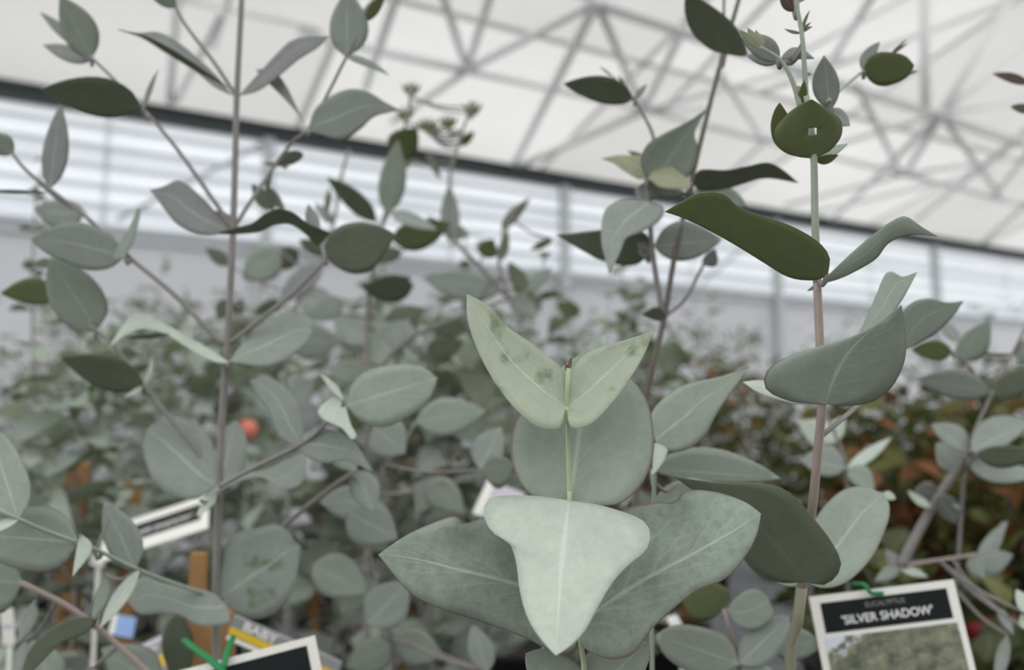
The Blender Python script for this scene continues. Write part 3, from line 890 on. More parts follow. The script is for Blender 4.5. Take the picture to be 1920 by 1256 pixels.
# ---- blurred plant behind, between left and middle
C = Plant('potted_eucalyptus', 0.75, 'blurred dusky eucalyptus rising between the left stem and the middle plant', (690, 1300), pot_d=.8)
C.stem([(690, 1000, .78), (688, 800), (688, 600), (700, 500), (722, 402), (745, 290), (765, 215), (771, 160)], (10, 3), ST_MAUVE, root=True)
C.stem([(688, 720), (760, 640), (870, 590), (955, 560)], (5, 3), ST_MAUVE, name='branch')
C.stem([(955, 560), (900, 500), (850, 440), (843, 340), (860, 270), (886, 190)], (5, 2.5), ST_MAUVE, name='branch', d=.8)
C.stem([(955, 560), (935, 480), (965, 400), (992, 372)], (4, 2.5), ST_MAUVE, name='branch', d=.8)
for a in [
    (726, 402, 746, 262, 24, 26, 'g', -.3, .72), (742, 298, 782, 240, 34, 24, 'o', -.8, .75), (706, 416, 612, 331, 16, 20, 'd', -.8, .74),
    (733, 448, 845, 418, 22, 34, 'o', -.4, .72), (730, 398, 820, 431, 14, 12, 'b', .7, .70), (776, 535, 678, 540, 30, 22, 'd', -1, .74),
    (690, 552, 772, 520, 20, 10, 'd', -.8, .75), (878, 615, 800, 611, 19, 19, 'd', -.1, .76), (940, 432, 994, 371, 13, 9, 'd', .1, .8), (1036, 448, 994, 469, 8, 7, 'o', -.3, .8),
    (905, 482, 925, 448, 18, 20, 'o', -.5, .8), (934, 492, 952, 432, 8, 12, 'd', 0, .8), (986, 548, 953, 490, 14, 16, 'd', 0, .82),
    (990, 545, 1035, 500, 12, 12, 'b', .3, .85), (845, 455, 842, 345, 18, 18, 'b', .1, .82), (842, 432, 882, 442, 14, 12, 'b', .3, .83),
    (800, 290, 826, 336, 8, 6, 'd', 0, .8), (860, 272, 890, 246, 8, 10, 'o', -.5, .85), (690, 640, 625, 600, 26, 26, 'b', .4, .8),
    (690, 660, 770, 600, 24, 26, 'b', .5, .82), (690, 700, 610, 690, 26, 22, 'g', .2, .85), (688, 640, 740, 690, 22, 24, 'g', .5, .82),
    (755, 470, 690, 490, 14, 12, 'd', -.3, .85), (775, 300, 735, 330, 6, 6, 'd', 0, .8), (850, 440, 800, 405, 8, 8, 'd', -.4, .85),
    (720, 600, 800, 580, 18, 20, 'd', 0, .85), (940, 545, 790, 520, 30, 26, 'b', .2, .84), (800, 660, 870, 640, 22, 24, 'd', -.2, .88), (640, 560, 590, 600, 22, 24, 'b', .2, .84), (870, 590, 900, 540, 16, 18, 'b', .4, .86), (955, 560, 1010, 590, 18, 18, 'b', .5, .86),
]:
    C.S(*a[:7], t=a[7], d=a[8])
for bx, by in ((771, 168), (886, 205), (760, 215), (800, 235), (840, 230), (812, 245)):
    for k in range(4):
        ang = -1.57 + (k - 1.5) * 0.45
        C.S(bx, by + 14, bx + 26 * math.cos(ang) * 1.2, by + 10 + 28 * math.sin(ang), 4, 4, 'o', d=.8 + .01 * k, sh='n')

D = Plant('potted_eucalyptus', 0.85, 'blurred eucalyptus with mauve twigs just right of the left stem', (540, 1300), pot_d=.9)
D.stem([(540, 1000), (535, 800), (540, 650), (560, 560), (600, 500), (625, 420), (640, 330), (655, 280)], (7, 3), ST_MAUVE, root=True)
for a in [
    (606, 498, 520, 572, 18, 26, 'l', .2, .8), (532, 568, 474, 586, 12, 14, 'd', -.6, .84), (525, 470, 455, 525, 34, 34, 'g', -.1, .85), (560, 470, 505, 500, 22, 20, 'd', -.6, .88),
    (430, 498, 384, 464, 12, 14, 'd', -.2, .85), (425, 560, 408, 600, 14, 14, 'd', -.3, .9), (440, 590, 455, 560, 14, 12, 'd', -.3, .9), (560, 560, 640, 580, 30, 30, 'b', .5, .85),
    (540, 640, 640, 640, 34, 34, 'b', .2, .9), (540, 650, 470, 700, 30, 30, 'd', -.1, .9), (535, 760, 590, 710, 26, 26, 'b', .3, .9), (535, 790, 610, 770, 30, 30, 'l', .3, .88),
    (612, 478, 560, 450, 12, 16, 'd', -.5, .82), (600, 440, 640, 480, 12, 12, 'b', .3, .85), (625, 420, 590, 380, 10, 10, 'b', .3, .85), (612, 400, 618, 350, 6, 6, 'o', -.3, .85),
]:
    D.S(*a[:7], t=a[7], d=a[8])

# ---- right background eucalypts
E = Plant('potted_eucalyptus', 0.60, 'blurred eucalyptus at the right edge with slate-blue leaves above the orange foliage', (1880, 1300), pot_d=.65)
E.stem([(1790, 1300, .62), (1800, 1000), (1815, 850), (1858, 742), (1900, 660), (1930, 600)], (6, 3), ST_MAUVE, root=True)
E.stem([(1815, 850), (1760, 930), (1720, 1000), (1690, 1060)], (8, 10), ST_MAUVE, name='branch', d=.6)
E.stem([(1690, 1060), (1760, 1050), (1830, 1040)], (4, 3.5), ST_PINK, name='branch', d=.6)
E.stem([(1858, 742), (1820, 690), (1790, 660)], (3, 2.5), ST_MAUVE, name='branch', d=.6)
for a in [
    (1857, 735, 1718, 710, 24, 30, 'b', -.3, .6), (1786, 660, 1708, 655, 18, 20, 'o', -.5, .58), (1792, 672, 1856, 600, 18, 36, 'g', -.2, .62),
    (1860, 740, 1950, 690, 24, 26, 'd', -.3, .6), (1900, 660, 1950, 650, 20, 30, 'b', 0, .65), (1800, 640, 1760, 600, 12, 12, 'b', .4, .65),
    (1815, 848, 1745, 795, 14, 30, 'b', .5, .58), (1820, 845, 1935, 790, 40, 20, 'b', .7, .57), (1830, 850, 1950, 848, 14, 28, 'd', -.5, .55),
    (1810, 855, 1950, 890, 10, 34, 'b', .9, .58), (1800, 880, 1755, 830, 24, 26, 'b', .6, .6),
    (1760, 925, 1710, 925, 24, 22, 'l', -.5, .6), (1757, 930, 1800, 985, 24, 18, 'l', -.6, .59), (1762, 930, 1800, 955, 8, 2, 'p', 1, .6), (1745, 950, 1702, 920, 10, 6, 'p', 1, .59),
    (1832, 1042, 1890, 975, 10, 16, 'b', .6, .6), (1832, 1040, 1900, 1040, 10, 40, 'b', .3, .6), (1826, 1038, 1845, 1085, 12, 22, 'b', .3, .6), (1880, 980, 1855, 1050, 10, 8, 'p', .6, .62),
    (1685, 1062, 1740, 1082, 9, 8, 'p', 1, .6), (1690, 1062, 1660, 1030, 14, 10, 'l', .4, .6), (1690, 1062, 1640, 1090, 12, 14, 'b', .5, .6),
    (1870, 1140, 1900, 1190, 10, 8, 'b', .5, .55), (1888, 1190, 1866, 1290, 14, 12, 'b', .5, .55), (1925, 1150, 1905, 1105, 10, 16, 'p', .8, .5), (1925, 1180, 1915, 1150, 10, 12, 'p', .8, .5),
]:
    E.S(*a[:7], t=a[7], d=a[8])
for a in [(1930, 158, 1860, 138, 7, 12, 'r', -.4, .5), (1935, 208, 1894, 200, 8, 10, 'd', -.4, .5)]:
    E.S(*a[:7], t=a[7], d=a[8], twig=False)
E.stem([(1930, 600, .6), (1970, 400, .55), (1965, 250, .52), (1930, 160, .5)], (3, 2), ST_MAUVE, name='branch')

M = Plant('potted_eucalyptus', 0.62, 'blurred eucalyptus with pale rounded leaves between the pinkish stem and the orange foliage', (1600, 1300), pot_d=.7)
M.stem([(1590, 1100, .68), (1588, 980), (1585, 870), (1560, 800), (1545, 770)], (4, 3), ST_MAUVE, root=True)
for a in [(1560, 850, 1495, 790, 14, 40, 'p', .3, .66), (1585, 878, 1500, 862, 22, 34, 'b', .4, .6), (1588, 878, 1672, 820, 10, 14, 'p', .9, .6), (1588, 880, 1640, 920, 26, 14, 'g', .3, .6),
          (1545, 830, 1585, 780, 16, 20, 'p', .5, .66), (1655, 925, 1680, 935, 8, 8, 'p', .6, .5), (1590, 980, 1640, 930, 18, 18, 'g', .4, .64)]:
    M.S(*a[:7], t=a[7], d=a[8])

B = Plant('potted_eucalyptus', 0.46, 'young green-leaved eucalyptus low down, between the middle plant and the SILVER SHADOW tag', (1390, 1330), pot_d=.5, pot_r=.07)
B.stem([(1392, 1330), (1386, 1245), (1368, 1180), (1357, 1143)], (5, 4), ST_PINK, root=True)
B.X((1358, 1143), [(1335, 1160), (1305, 1163), (1285, 1140)], [(1370, 1115), (1350, 1095), (1325, 1090)], (1280, 1120), 'o', t=0.0, d=.47)
B.X((1362, 1143), [(1375, 1125), (1398, 1107), (1420, 1105)], [(1385, 1175), (1420, 1180), (1450, 1155)], (1440, 1120), 'g', t=0.3, d=.46)
B.S(1386, 1245, 1480, 1155, 32, 36, 'b', t=0.5, d=.45, sh='r')
B.S(1384, 1245, 1230, 1190, 46, 44, 'g', t=0.0, d=.45, sh='r')
B.S(1440, 1200, 1545, 1210, 30, 34, 'g', t=0.1, d=.47)
B.S(1390, 1260, 1460, 1300, 36, 36, 'g', t=0.3, d=.45)

# ---- plants low in the middle
Lm = Plant('potted_eucalyptus', 0.62, 'blurred eucalyptus low beside the broad left leaf of the middle plant', (760, 1330), pot_d=.68)
Lm.stem([(740, 1330, .66), (735, 1200), (700, 1080), (690, 1000), (705, 940), (720, 870)], (6, 4), ST_MAUVE, root=True)
for a in [(585, 1060, 690, 1110, 44, 40, 'g', .3, .6), (690, 1170, 765, 1090, 40, 44, 'b', .4, .58), (700, 940, 600, 940, 36, 30, 'b', .3, .6), (650, 960, 745, 1010, 46, 44, 'b', .3, .58),
          (915, 1260, 885, 1170, 24, 24, 'b', .3, .55), (700, 800, 760, 850, 40, 40, 'b', .3, .6), (780, 790, 910, 770, 36, 36, 'g', .2, .64), (900, 880, 940, 800, 34, 26, 'b', .4, .52), (905, 880, 965, 870, 22, 40, 'g', -.3, .52),
          (690, 1070, 640, 1150, 36, 34, 'g', .2, .62), (735, 1200, 830, 1230, 36, 36, 'g', .1, .64), (735, 1210, 650, 1250, 36, 30, 'g', .1, .64), (830, 900, 780, 960, 26, 30, 'g', .0, .7), (800, 900, 870, 960, 30, 30, 'g', .1, .7)]:
    Lm.S(*a[:7], t=a[7], d=a[8])
for nm in ((700, 1080, 590, 1055), (735, 1200, 915, 1262)):
    Lm.stem([(nm[0], nm[1]), ((nm[0] + nm[2]) / 2, (nm[1] + nm[3]) / 2 - 5), (nm[2], nm[3])], (3, 2.5), ST_MAUVE, name='branch')


# ------------------------------------------------------------------ generated plants further back
def proto_leaf(w, l, droop, cup, mat, shape='r', seed=0):
    rr = random.Random(seed)
    nu, nv = 5, 2
    V, Fc, UV = [], [], []
    prof = {'r': (0.0, 0.8, 1.0, 0.9, 0.6, 0.0), 'o': (0.0, .85, 1.0, .72, .36, 0.0), 'n': (0.0, .6, 1, .8, .4, 0.0)}[shape]
    for i in range(nu + 1):
        u = i / nu
        for j in range(-nv, nv + 1):
            v = j / nv
            hw = w / 2 * prof[i]
            V.append(Vector((u * l, v * hw, -droop * u * u * l + cup * v * v * hw + 0.04 * l * math.sin(u * 5 + v * 2 + seed))))
            UV.append((u, (v + 1) / 2))
    k = 2 * nv + 1
    for i in range(nu):
        for j in range(k - 1):
            Fc.append((i * k + j, i * k + j + 1, (i + 1) * k + j + 1, (i + 1) * k + j))
    return V, Fc, UV


PROTO = []
for i, (w, l, dr, cu, sh, mt) in enumerate([(.042, .05, .25, .3, 'r', G), (.036, .052, .35, .2, 'o', GB), (.044, .048, .1, .4, 'r', GB), (.034, .055, .5, .15, 'o', G), (.03, .045, .2, .5, 'o', G), (.04, .05, .3, .3, 'r', GD), (.036, .048, .15, .3, 'o', GL), (.04, .046, .2, .3, 'r', GS)]):
    V, Fc, UV = proto_leaf(w, l, dr, cu, mt, sh, i)
    PROTO.append((V, Fc, UV, mt, mesh('leaf', V, Fc, mt, uvs=UV)))


def frame_mat(p, d, roll, sc):
    d = d.normalized()
    side = d.cross(Vector((0, 0, 1)))
    if side.length < 1e-3:
        side = Vector((1, 0, 0))
    side.normalize()
    up = side.cross(d).normalized()
    m = Matrix((d, side, up)).transposed()
    m = m @ Matrix.Rotation(roll, 3, 'X')
    return Matrix.Translation(p) @ (m * sc).to_4x4()


def gen_plant(loc, h, seed, joined=False, label=None, group=None, scale=1.0, potz=True, dens=1.0):
    rr = random.Random(seed)
    root = thing('potted_eucalyptus', loc, label, 'potted plant', group)
    rp = 0.09
    v, f = lathe_geo([(0.001, 0.002), (rp * .78, 0.002), (rp * .8, 0.006), (rp, 0.15), (rp * 1.05, 0.152), (rp * 1.05, 0.175), (rp * .97, 0.175), (rp * .93, 0.14)], (0, 0, 0), 14)
    link('pot', mesh('pot', v, f, POT), root, matrix=Matrix.Identity(4))
    v, f = lathe_geo([(rp * .95, 0.145), (0.001, 0.155)], (0, 0, 0), 12)
    link('soil', mesh('soil', v, f, SOIL), root, matrix=Matrix.Identity(4))
    lv = []

    def shoot(p0, d0, ln, r, nn, depth, name):
        pts = [Vector(p0)]
        d = d0.normalized()
        for i in range(nn):
            d = (d + Vector((rr.gauss(0, .07), rr.gauss(0, .07), rr.gauss(0.03, .04)))).normalized()
            pts.append(pts[-1] + d * ln / nn)
        v, f = tube_geo(pts, [r * (1 - .7 * i / nn) for i in range(nn + 1)], 5)
        link(name, mesh(name, v, f, ST_MAUVE), root, matrix=Matrix.Identity(4))
        rot = rr.uniform(0, 3.14)
        for i in range(1 if depth else 2, nn + 1):
            u = i / nn
            if depth == 0 and u < 0.22:
                continue
            q = pts[i]
            dd = (pts[i] - pts[i - 1]).normalized()
            a = dd.cross(Vector((0.2, 0.9, 0.3))).normalized()
            b = dd.cross(a)
            rot += 1.57 + rr.gauss(0, .2)
            s_ = (1.05 - .55 * u ** 3) * scale * rr.uniform(.8, 1.15)
            for sg in (0, math.pi):
                ld = a * math.cos(rot + sg) + b * math.sin(rot + sg)
                ld = ld + dd * rr.uniform(.1, .7)
                lv.append((frame_mat(q, ld, rr.gauss(0, .35), s_), rr.randrange(len(PROTO))))
                if depth == 0 and u < .85 and rr.random() < .62 * dens:
                    bd = (ld.normalized() * .8 + Vector((0, 0, .65))).normalized()
                    shoot(q, bd, ln * rr.uniform(.28, .42) * (1.1 - .6 * u), r * .5, rr.randint(4, 5), 1, 'branch')

    shoot((0, 0, .15), Vector((rr.gauss(0, .06), rr.gauss(0, .06), 1)), h - .15, .0045, max(8, int(h / .065)), 0, 'stem')
    if joined:
        V, Fc, UV, mi = [], [], [], []
        mats = [G, GB, GD, GL, GS]
        for m, k in lv:
            pv, pf, pu, pm, _ = PROTO[k]
            n = len(V)
            V += [m @ q for q in pv]
            UV += pu
            Fc += [tuple(i + n for i in q) for q in pf]
            mi += [mats.index(pm)] * len(pf)
        link('foliage', mesh('foliage', V, Fc, None, uvs=UV, mats=mats, mi=mi), root, kind='stuff', matrix=Matrix.Identity(4))
    else:
        for m, k in lv:
            link('leaf', PROTO[k][4], root, matrix=m)
    return root


def bench_pt(px, d):
    """bench point under pixel column px at depth d"""
    p = at(px, 800, d)
    return Vector((p.x, p.y, BZ))


near_rows = [  # pixel column, depth, pixel y the top reaches, label
    (120, 0.95, 660, 'blurred eucalyptus behind the dark oval leaf at far left'),
    (-40, 1.2, 580, 'blurred eucalyptus cut by the left frame edge above the cream leaf'),
    (300, 1.15, 590, 'blurred eucalyptus behind the pale ribbon-like leaf of the left plant'),
    (200, 1.55, 545, 'blurred eucalyptus in the second row above the tan stake'),
    (455, 1.3, 590, 'blurred eucalyptus behind the coral rosebud'),
    (590, 1.1, 520, 'blurred eucalyptus behind the bright thin-edged leaf pair left of the middle'),
    (770, 1.05, 450, 'blurred eucalyptus whose twigs reach the gutter left of the middle'),
    (890, 1.25, 350, 'tallest blurred eucalyptus behind the tip of the middle plant'),
    (1010, 1.05, 500, 'blurred eucalyptus right behind the growing tip of the middle plant'),
    (1110, 1.45, 470, 'blurred eucalyptus between the middle plant and the dark forked stems'),
    (690, 1.5, 470, 'blurred eucalyptus in the second row behind the dusky leaves'),
    (380, 1.75, 540, 'blurred eucalyptus in the third row beside the mauve-grey stem'),
    (1190, 1.2, 700, 'low blurred eucalyptus at the foot of the dark forked stems'),
    (75, 1.0, 205, 'blurred slim eucalyptus with sprig tips in front of the bright wall at far left'),
    (840, 0.95, 640, 'blurred eucalyptus low behind the broad left leaf of the middle plant'),
]
for i, (px, d, ty, lb) in enumerate(near_rows):
    p = bench_pt(px, d)
    top = at(px, ty, d).z
    gen_plant(p, max(.35, top - BZ), 100 + i, False, lb, 'blurred eucalyptus rows', dens=.35 if ty < 300 else .72, scale=.7 if ty < 300 else 1.3)
far_rows = [(0, 2.3, 520), (260, 2.4, 540), (470, 2.5, 540), (640, 2.2, 520), (800, 2.3, 500), (960, 2.1, 520), (1120, 2.2, 560), (80, 3.0, 540), (360, 3.1, 560), (600, 3.0, 560), (850, 3.0, 560), (1080, 3.0, 580)]
for i, (px, d, ty) in enumerate(far_rows):
    p = bench_pt(px, d)
    top = at(px, ty, d).z
    gen_plant(p, max(.35, top - BZ), 300 + i, True, 'hazy eucalyptus in the farthest rows at the back of the bench', 'eucalyptus at the back of the bench', dens=.8, scale=1.25)


# ---- autumn coloured shrubs at right and centre
def shrub(name, loc, h, rx, seed, mats, weights, label, cat, group, n, lsize=.03, pot=True, shape='n', narrow=1.0):
    rr = random.Random(seed)
    root = thing(name, loc, label, cat, group)
    if pot:
        rp = 0.1
        v, f = lathe_geo([(0.001, 0.002), (rp * .78, 0.002), (rp, 0.17), (rp * 1.05, 0.172), (rp * 1.05, 0.195), (rp * .95, 0.195), (rp * .93, 0.15)], (0, 0, 0), 14)
        link('pot', mesh('pot', v, f, POT), root, matrix=Matrix.Identity(4))
        v, f = lathe_geo([(rp * .95, 0.155), (0.001, 0.165)], (0, 0, 0), 12)
        link('soil', mesh('soil', v, f, SOIL), root, matrix=Matrix.Identity(4))
    z0 = .16 if pot else 0
    pv, pf, pu = proto_leaf(lsize * .5 * narrow, lsize, .3, .3, None, shape, seed)
    V, Fc, UV, mi = [], [], [], []
    ends = []
    for k in range(9):
        a = rr.uniform(0, 6.28)
        e = Vector((math.cos(a) * rx * rr.uniform(.3, 1), math.sin(a) * rx * rr.uniform(.3, 1), z0 + (h - z0) * rr.uniform(.65, 1)))
        s_ = Vector((0, 0, z0 - .01))
        mid = s_.lerp(e, .5) + Vector((0, 0, .08 * h)) - Vector((e.x, e.y, 0)) * .2
        c = catmull([s_, mid, e], 10)
        v, f = tube_geo(c, [.005 * (1 - .08 * i) for i in range(11)], 5)
        link('stem', mesh('stem', v, f, ST_DARK), root, matrix=Matrix.Identity(4))
        ends.append(c)
    for k in range(n):
        c = rr.choice(ends)
        q = c[rr.randint(2, 10)] + Vector((rr.gauss(0, rx * .28), rr.gauss(0, rx * .28), rr.gauss(0, h * .06)))
        if q.z < z0 + .01:
            continue
        m = frame_mat(q, Vector((rr.gauss(0, 1), rr.gauss(0, 1), rr.gauss(.3, .6))), rr.uniform(-1, 1), rr.uniform(.7, 1.3))
        b = len(V)
        V += [m @ w for w in pv]
        UV += pu
        Fc += [tuple(i + b for i in w) for w in pf]
        kk = rr.choices(range(len(mats)), weights)[0]
        mi += [kk] * len(pf)
    link('foliage', mesh('foliage', V, Fc, None, uvs=UV, mats=mats, mi=mi), root, kind='stuff', matrix=Matrix.Identity(4))
    return root


MIXM = [NURS_O, NURS_Y, NURS_G]
for i, (px, d, ty, w, lb) in enumerate([
        (1320, 3.5, 655, (2, 4, 4), 'far yellow-green shrub with orange tips above the grey slats'),
        (1450, 3.9, 670, (1, 5, 5), 'olive shrub behind the pointed right leaf of the middle plant'),
        (1570, 1.9, 740, (0, 1, 8), 'dark green shrub right behind the pinkish stem'),
        (1690, 1.45, 800, (4, 4, 4), 'orange-brown shrub between the pinkish stem and the right eucalyptus'),
        (1800, 1.75, 730, (1, 5, 4), 'yellow-green shrub under the slate-blue leaf at right'),
        (1910, 1.4, 770, (2, 3, 6), 'rust-tinged shrub cut by the right frame edge'),
        (1700, 2.5, 690, (1, 2, 7), 'shadowy green shrub at the back of the right side'),
        (1880, 2.6, 660, (1, 2, 7), 'tall dusky shrub at the back of the right edge'),
        (1790, 0.98, 1010, (0, 2, 8), 'low dark green shrub behind the SILVER SHADOW tag'),
        (1255, 2.2, 660, (6, 3, 2), 'orange shrub glimpsed past the right tip leaf of the middle plant')]):
    p = bench_pt(px, d)
    h = at(px, ty, d).z - BZ
    shrub('potted_shrub', p, max(h, .25), .13 + .038 * d, 500 + i, MIXM, w, lb, 'potted plant', 'autumn-coloured shrubs', 650, .05, narrow=1.3)
p = bench_pt(775, 1.75)
shrub('potted_shrub', p, at(775, 650, 1.75).z - BZ, .16, 540, MIXM, (7, 2, 1), 'orange-leaved shrub glimpsed behind the pale middle leaf tip', 'potted plant', None, 500, .035)

# far row against the wall, standing on the floor
for i, px in enumerate(range(-150, 2150, 215)):
    d = 5.15 + 0.15 * math.sin(i * 2.1) + max(0, (px - 700)) / 900 * 1.5
    ty = 585 + 25 * math.sin(i * 1.7)
    q = at(px, 700, d)
    if (Vector((q.x, q.y, 0))).dot(WN) > WD - .6:
        continue
    h = at(px, ty, d).z
    shrub('nursery_tree', Vector((q.x, q.y, 0)), h, .34, 700 + i, [FAR_G, GB, NURS_Y], (8, 3, 1), 'hazy grey-green nursery tree far back against the greenhouse wall', 'tree', 'far nursery trees', 900, .075, True, 'o')

# ------------------------------------------------------------------ stakes, ties, tags, small coloured things
def card(name, d_tl, tl, d_tr, tr, d_bl, bl, label, cat='plant tag', thick=.0008, mat=WHITE):
    a, b, c = at(*tl, d_tl), at(*tr, d_tr), at(*bl, d_bl)
    ex = b - a
    ey = c - a
    ey = ey - ex * (ey.dot(ex) / ex.length_squared) * 0.6
    n = ex.cross(ey).normalized()
    if n.dot(EYE - a) < 0:
        n = -n
    root = thing(name, a + ey, label, cat)
    v, f = box_geo(a - n * thick, ex, ey, n * thick)
    link('card', mesh('card', v, f, mat, False), root)
    return root, a, ex, ey, n


def patch(root, name, a, ex, ey, n, u0, v0, u1, v1, mat, lift=.0003, label=None):
    v, f = box_geo(a + ex * u0 + ey * v0, ex * (u1 - u0), ey * (v1 - v0), n * lift)
    return link(name, mesh(name, v, f, mat, False), root, label=label)


def lettering(root, text, a, ex, ey, n, u, v, size, mat, fit=None, lift=.0005):
    cu = bpy.data.curves.new('lettering', 'FONT')
    cu.body = text
    cu.align_x = 'CENTER'
    cu.align_y = 'CENTER'
    cu.size = size
    cu.offset = size * .012
    cu.extrude = .00005
    cu.materials.append(mat)
    t = bpy.data.objects.new('lettering_source', cu)
    me = bpy.data.meshes.new_from_object(t)
    bpy.data.objects.remove(t)
    o = bpy.data.objects.new('lettering', me)
    COL.objects.link(o)
    x = ex.normalized()
    y = (-ey - x * (-ey).dot(x)).normalized()
    z = n if x.cross(y).dot(n) > 0 else -n
    M4 = Matrix((x, y, z)).transposed().to_4x4()
    if fit:
        xs = [q.co.x for q in me.vertices]
        wd = max(xs) - min(xs)
        sc = fit * ex.length / wd
        M4 = M4 @ Matrix.Diagonal((sc, sc, 1, 1))
    M4.translation = a + ex * u + ey * v + n * lift
    o.parent = root
    o.matrix_parent_inverse = WORLD_INV[root.name]
    o.matrix_basis = M4
    return o


# photo print material on the tag
def photo_mat():
    m, nt, out = new_mat('tag_photo_print')
    uv = N(nt, 'ShaderNodeUVMap')
    nz = N(nt, 'ShaderNodeTexNoise')
    nz.inputs['Scale'].default_value = 9
    nz.inputs['Detail'].default_value = 6
    nt.links.new(uv.outputs[0], nz.inputs['Vector'])
    sp = N(nt, 'ShaderNodeSeparateXYZ')
    nt.links.new(uv.outputs[0], sp.inputs[0])
    # tree outline: sky in the upper corners
    dx = math_n(nt, 'ABSOLUTE', math_n(nt, 'SUBTRACT', sp.outputs[0], 0.6))
    e = math_n(nt, 'ADD', math_n(nt, 'MULTIPLY', dx, 0.95), math_n(nt, 'MULTIPLY_ADD', sp.outputs[1], -1.3, 0.22))
    e = math_n(nt, 'ADD', e, math_n(nt, 'MULTIPLY_ADD', nz.outputs['Fac'], -0.9, 0.42))
    rp = N(nt, 'ShaderNodeMapRange')
    rp.inputs[1].default_value = 0.50
    rp.inputs[2].default_value = 0.60
    nt.links.new(e, rp.inputs[0])
    nz2 = N(nt, 'ShaderNodeTexNoise')
    nz2.inputs['Scale'].default_value = 6
    nz2.inputs['Detail'].default_value = 8
    nz2.inputs['Roughness'].default_value = .7
    nt.links.new(uv.outputs[0], nz2.inputs['Vector'])
    rp2 = N(nt, 'ShaderNodeMapRange')
    rp2.inputs[1].default_value = 0.38
    rp2.inputs[2].default_value = 0.62
    nt.links.new(nz2.outputs['Fac'], rp2.inputs[0])
    tree = mix_rgb(nt, rp2.outputs[0], (0.07, 0.085, 0.07), (0.27, 0.27, 0.18))
    c = mix_rgb(nt, rp.outputs[0], tree, (0.62, 0.66, 0.74))
    p = N(nt, 'ShaderNodeBsdfPrincipled')
    p.inputs['Roughness'].default_value = .4
    nt.links.new(c, p.inputs['Base Color'])
    nt.links.new(p.outputs[0], out.inputs[0])
    return m


PHOTO = photo_mat()

root, a, ex, ey, n = card('plant_tag', .475, (1517, 1119), .475, (1788, 1086), .45, (1566, 1420), "white-bordered plant tag reading 'SILVER SHADOW' above a tree photo")
patch(root, 'header', a, ex, ey, n, .065, .05, .935, .245, BLACK)
v = [a + ex * .05 + ey * .275 + n * .0003, a + ex * .955 + ey * .275 + n * .0003, a + ex * .955 + ey * .95 + n * .0003, a + ex * .05 + ey * .95 + n * .0003]
link('photo_print', mesh('photo_print', v, [(0, 3, 2, 1)], PHOTO, False, uvs=[(0, 0), (1, 0), (1, 1), (0, 1)]), root, label='printed photo of a grey-green tree')
lettering(root, "'SILVER SHADOW'", a, ex, ey, n, .5, .178, .008, INK, fit=.62)
lettering(root, 'EUCALYPTUS', a, ex, ey, n, .5, .095, .006, INKG, fit=.27)
tie = [at(1600, 1095, .49), at(1620, 1096, .473), at(1627, 1104, .470), at(1634, 1112, .471), at(1655, 1112, .473)]
v, f = tube_geo(catmull(tie, 14), .0013, 6)
link('tie', mesh('tie', v, f, TIE), root, label='green plastic tie')

root, a, ex, ey, n = card('plant_tag', .43, (318, 1262), .43, (590, 1191), .41, (372, 1560), 'white-bordered plant tag with black header at the lower left edge')
patch(root, 'header', a, ex, ey, n, .06, .05, .935, .245, BLACK)
v = [a + ex * .05 + ey * .275 + n * .0003, a + ex * .955 + ey * .275 + n * .0003, a + ex * .955 + ey * .95 + n * .0003, a + ex * .05 + ey * .95 + n * .0003]
link('photo_print', mesh('photo_print', v, [(0, 3, 2, 1)], PHOTO, False, uvs=[(0, 0), (1, 0), (1, 1), (0, 1)]), root)
for pts in ([at(345, 1200, .45), at(368, 1218, .435), at(398, 1240, .425), at(420, 1262, .42)], [at(437, 1195, .45), at(425, 1225, .43), at(418, 1256, .422)]):
    v, f = tube_geo(catmull(pts, 12), .0018, 6)
    link('tie', mesh('tie', v, f, TIE), root, label='green plastic tie')

root, a, ex, ey, n = card('plant_tag', .80, (200, 990), .76, (392, 926), .72, (262, 1030), "tilted plant tag with black header behind the left plant's low leaf")
patch(root, 'header', a, ex, ey, n, .06, .22, .93, .70, BLACK)
lettering(root, "'SILVER SHADOW'", a, ex, ey, n, .55, .52, .008, INK, fit=.6)

root, a, ex, ey, n = card('plant_tag', .62, (236, 1222), .60, (318, 1184), .58, (262, 1280), 'tag with yellow band at the bottom left beside the low dark leaf', mat=INKG)
patch(root, 'edge_strip', a, ex, ey, n, .0, .0, .96, .16, LILAC)
patch(root, 'yellow_band', a, ex, ey, n, .0, .52, 1.0, .85, YEL)
lettering(root, 'BABY', a, ex, ey, n, .55, .34, .006, INK, fit=.42)
root, a, ex, ey, n = card('plant_tag', .58, (440, 1152), .60, (640, 1240), .56, (428, 1200), 'tag with yellow band running behind the large white-bordered tag', mat=INKG)
patch(root, 'edge_strip', a, ex, ey, n, .0, .0, 1.0, .07, LILAC)
patch(root, 'yellow_band', a, ex, ey, n, .0, .50, 1.0, .80, YEL)
patch(root, 'edge_strip', a, ex, ey, n, .0, .86, 1.0, 1.0, WHITE)
lettering(root, 'BABY', a, ex, ey, n, .25, .30, .006, INK, fit=.3)

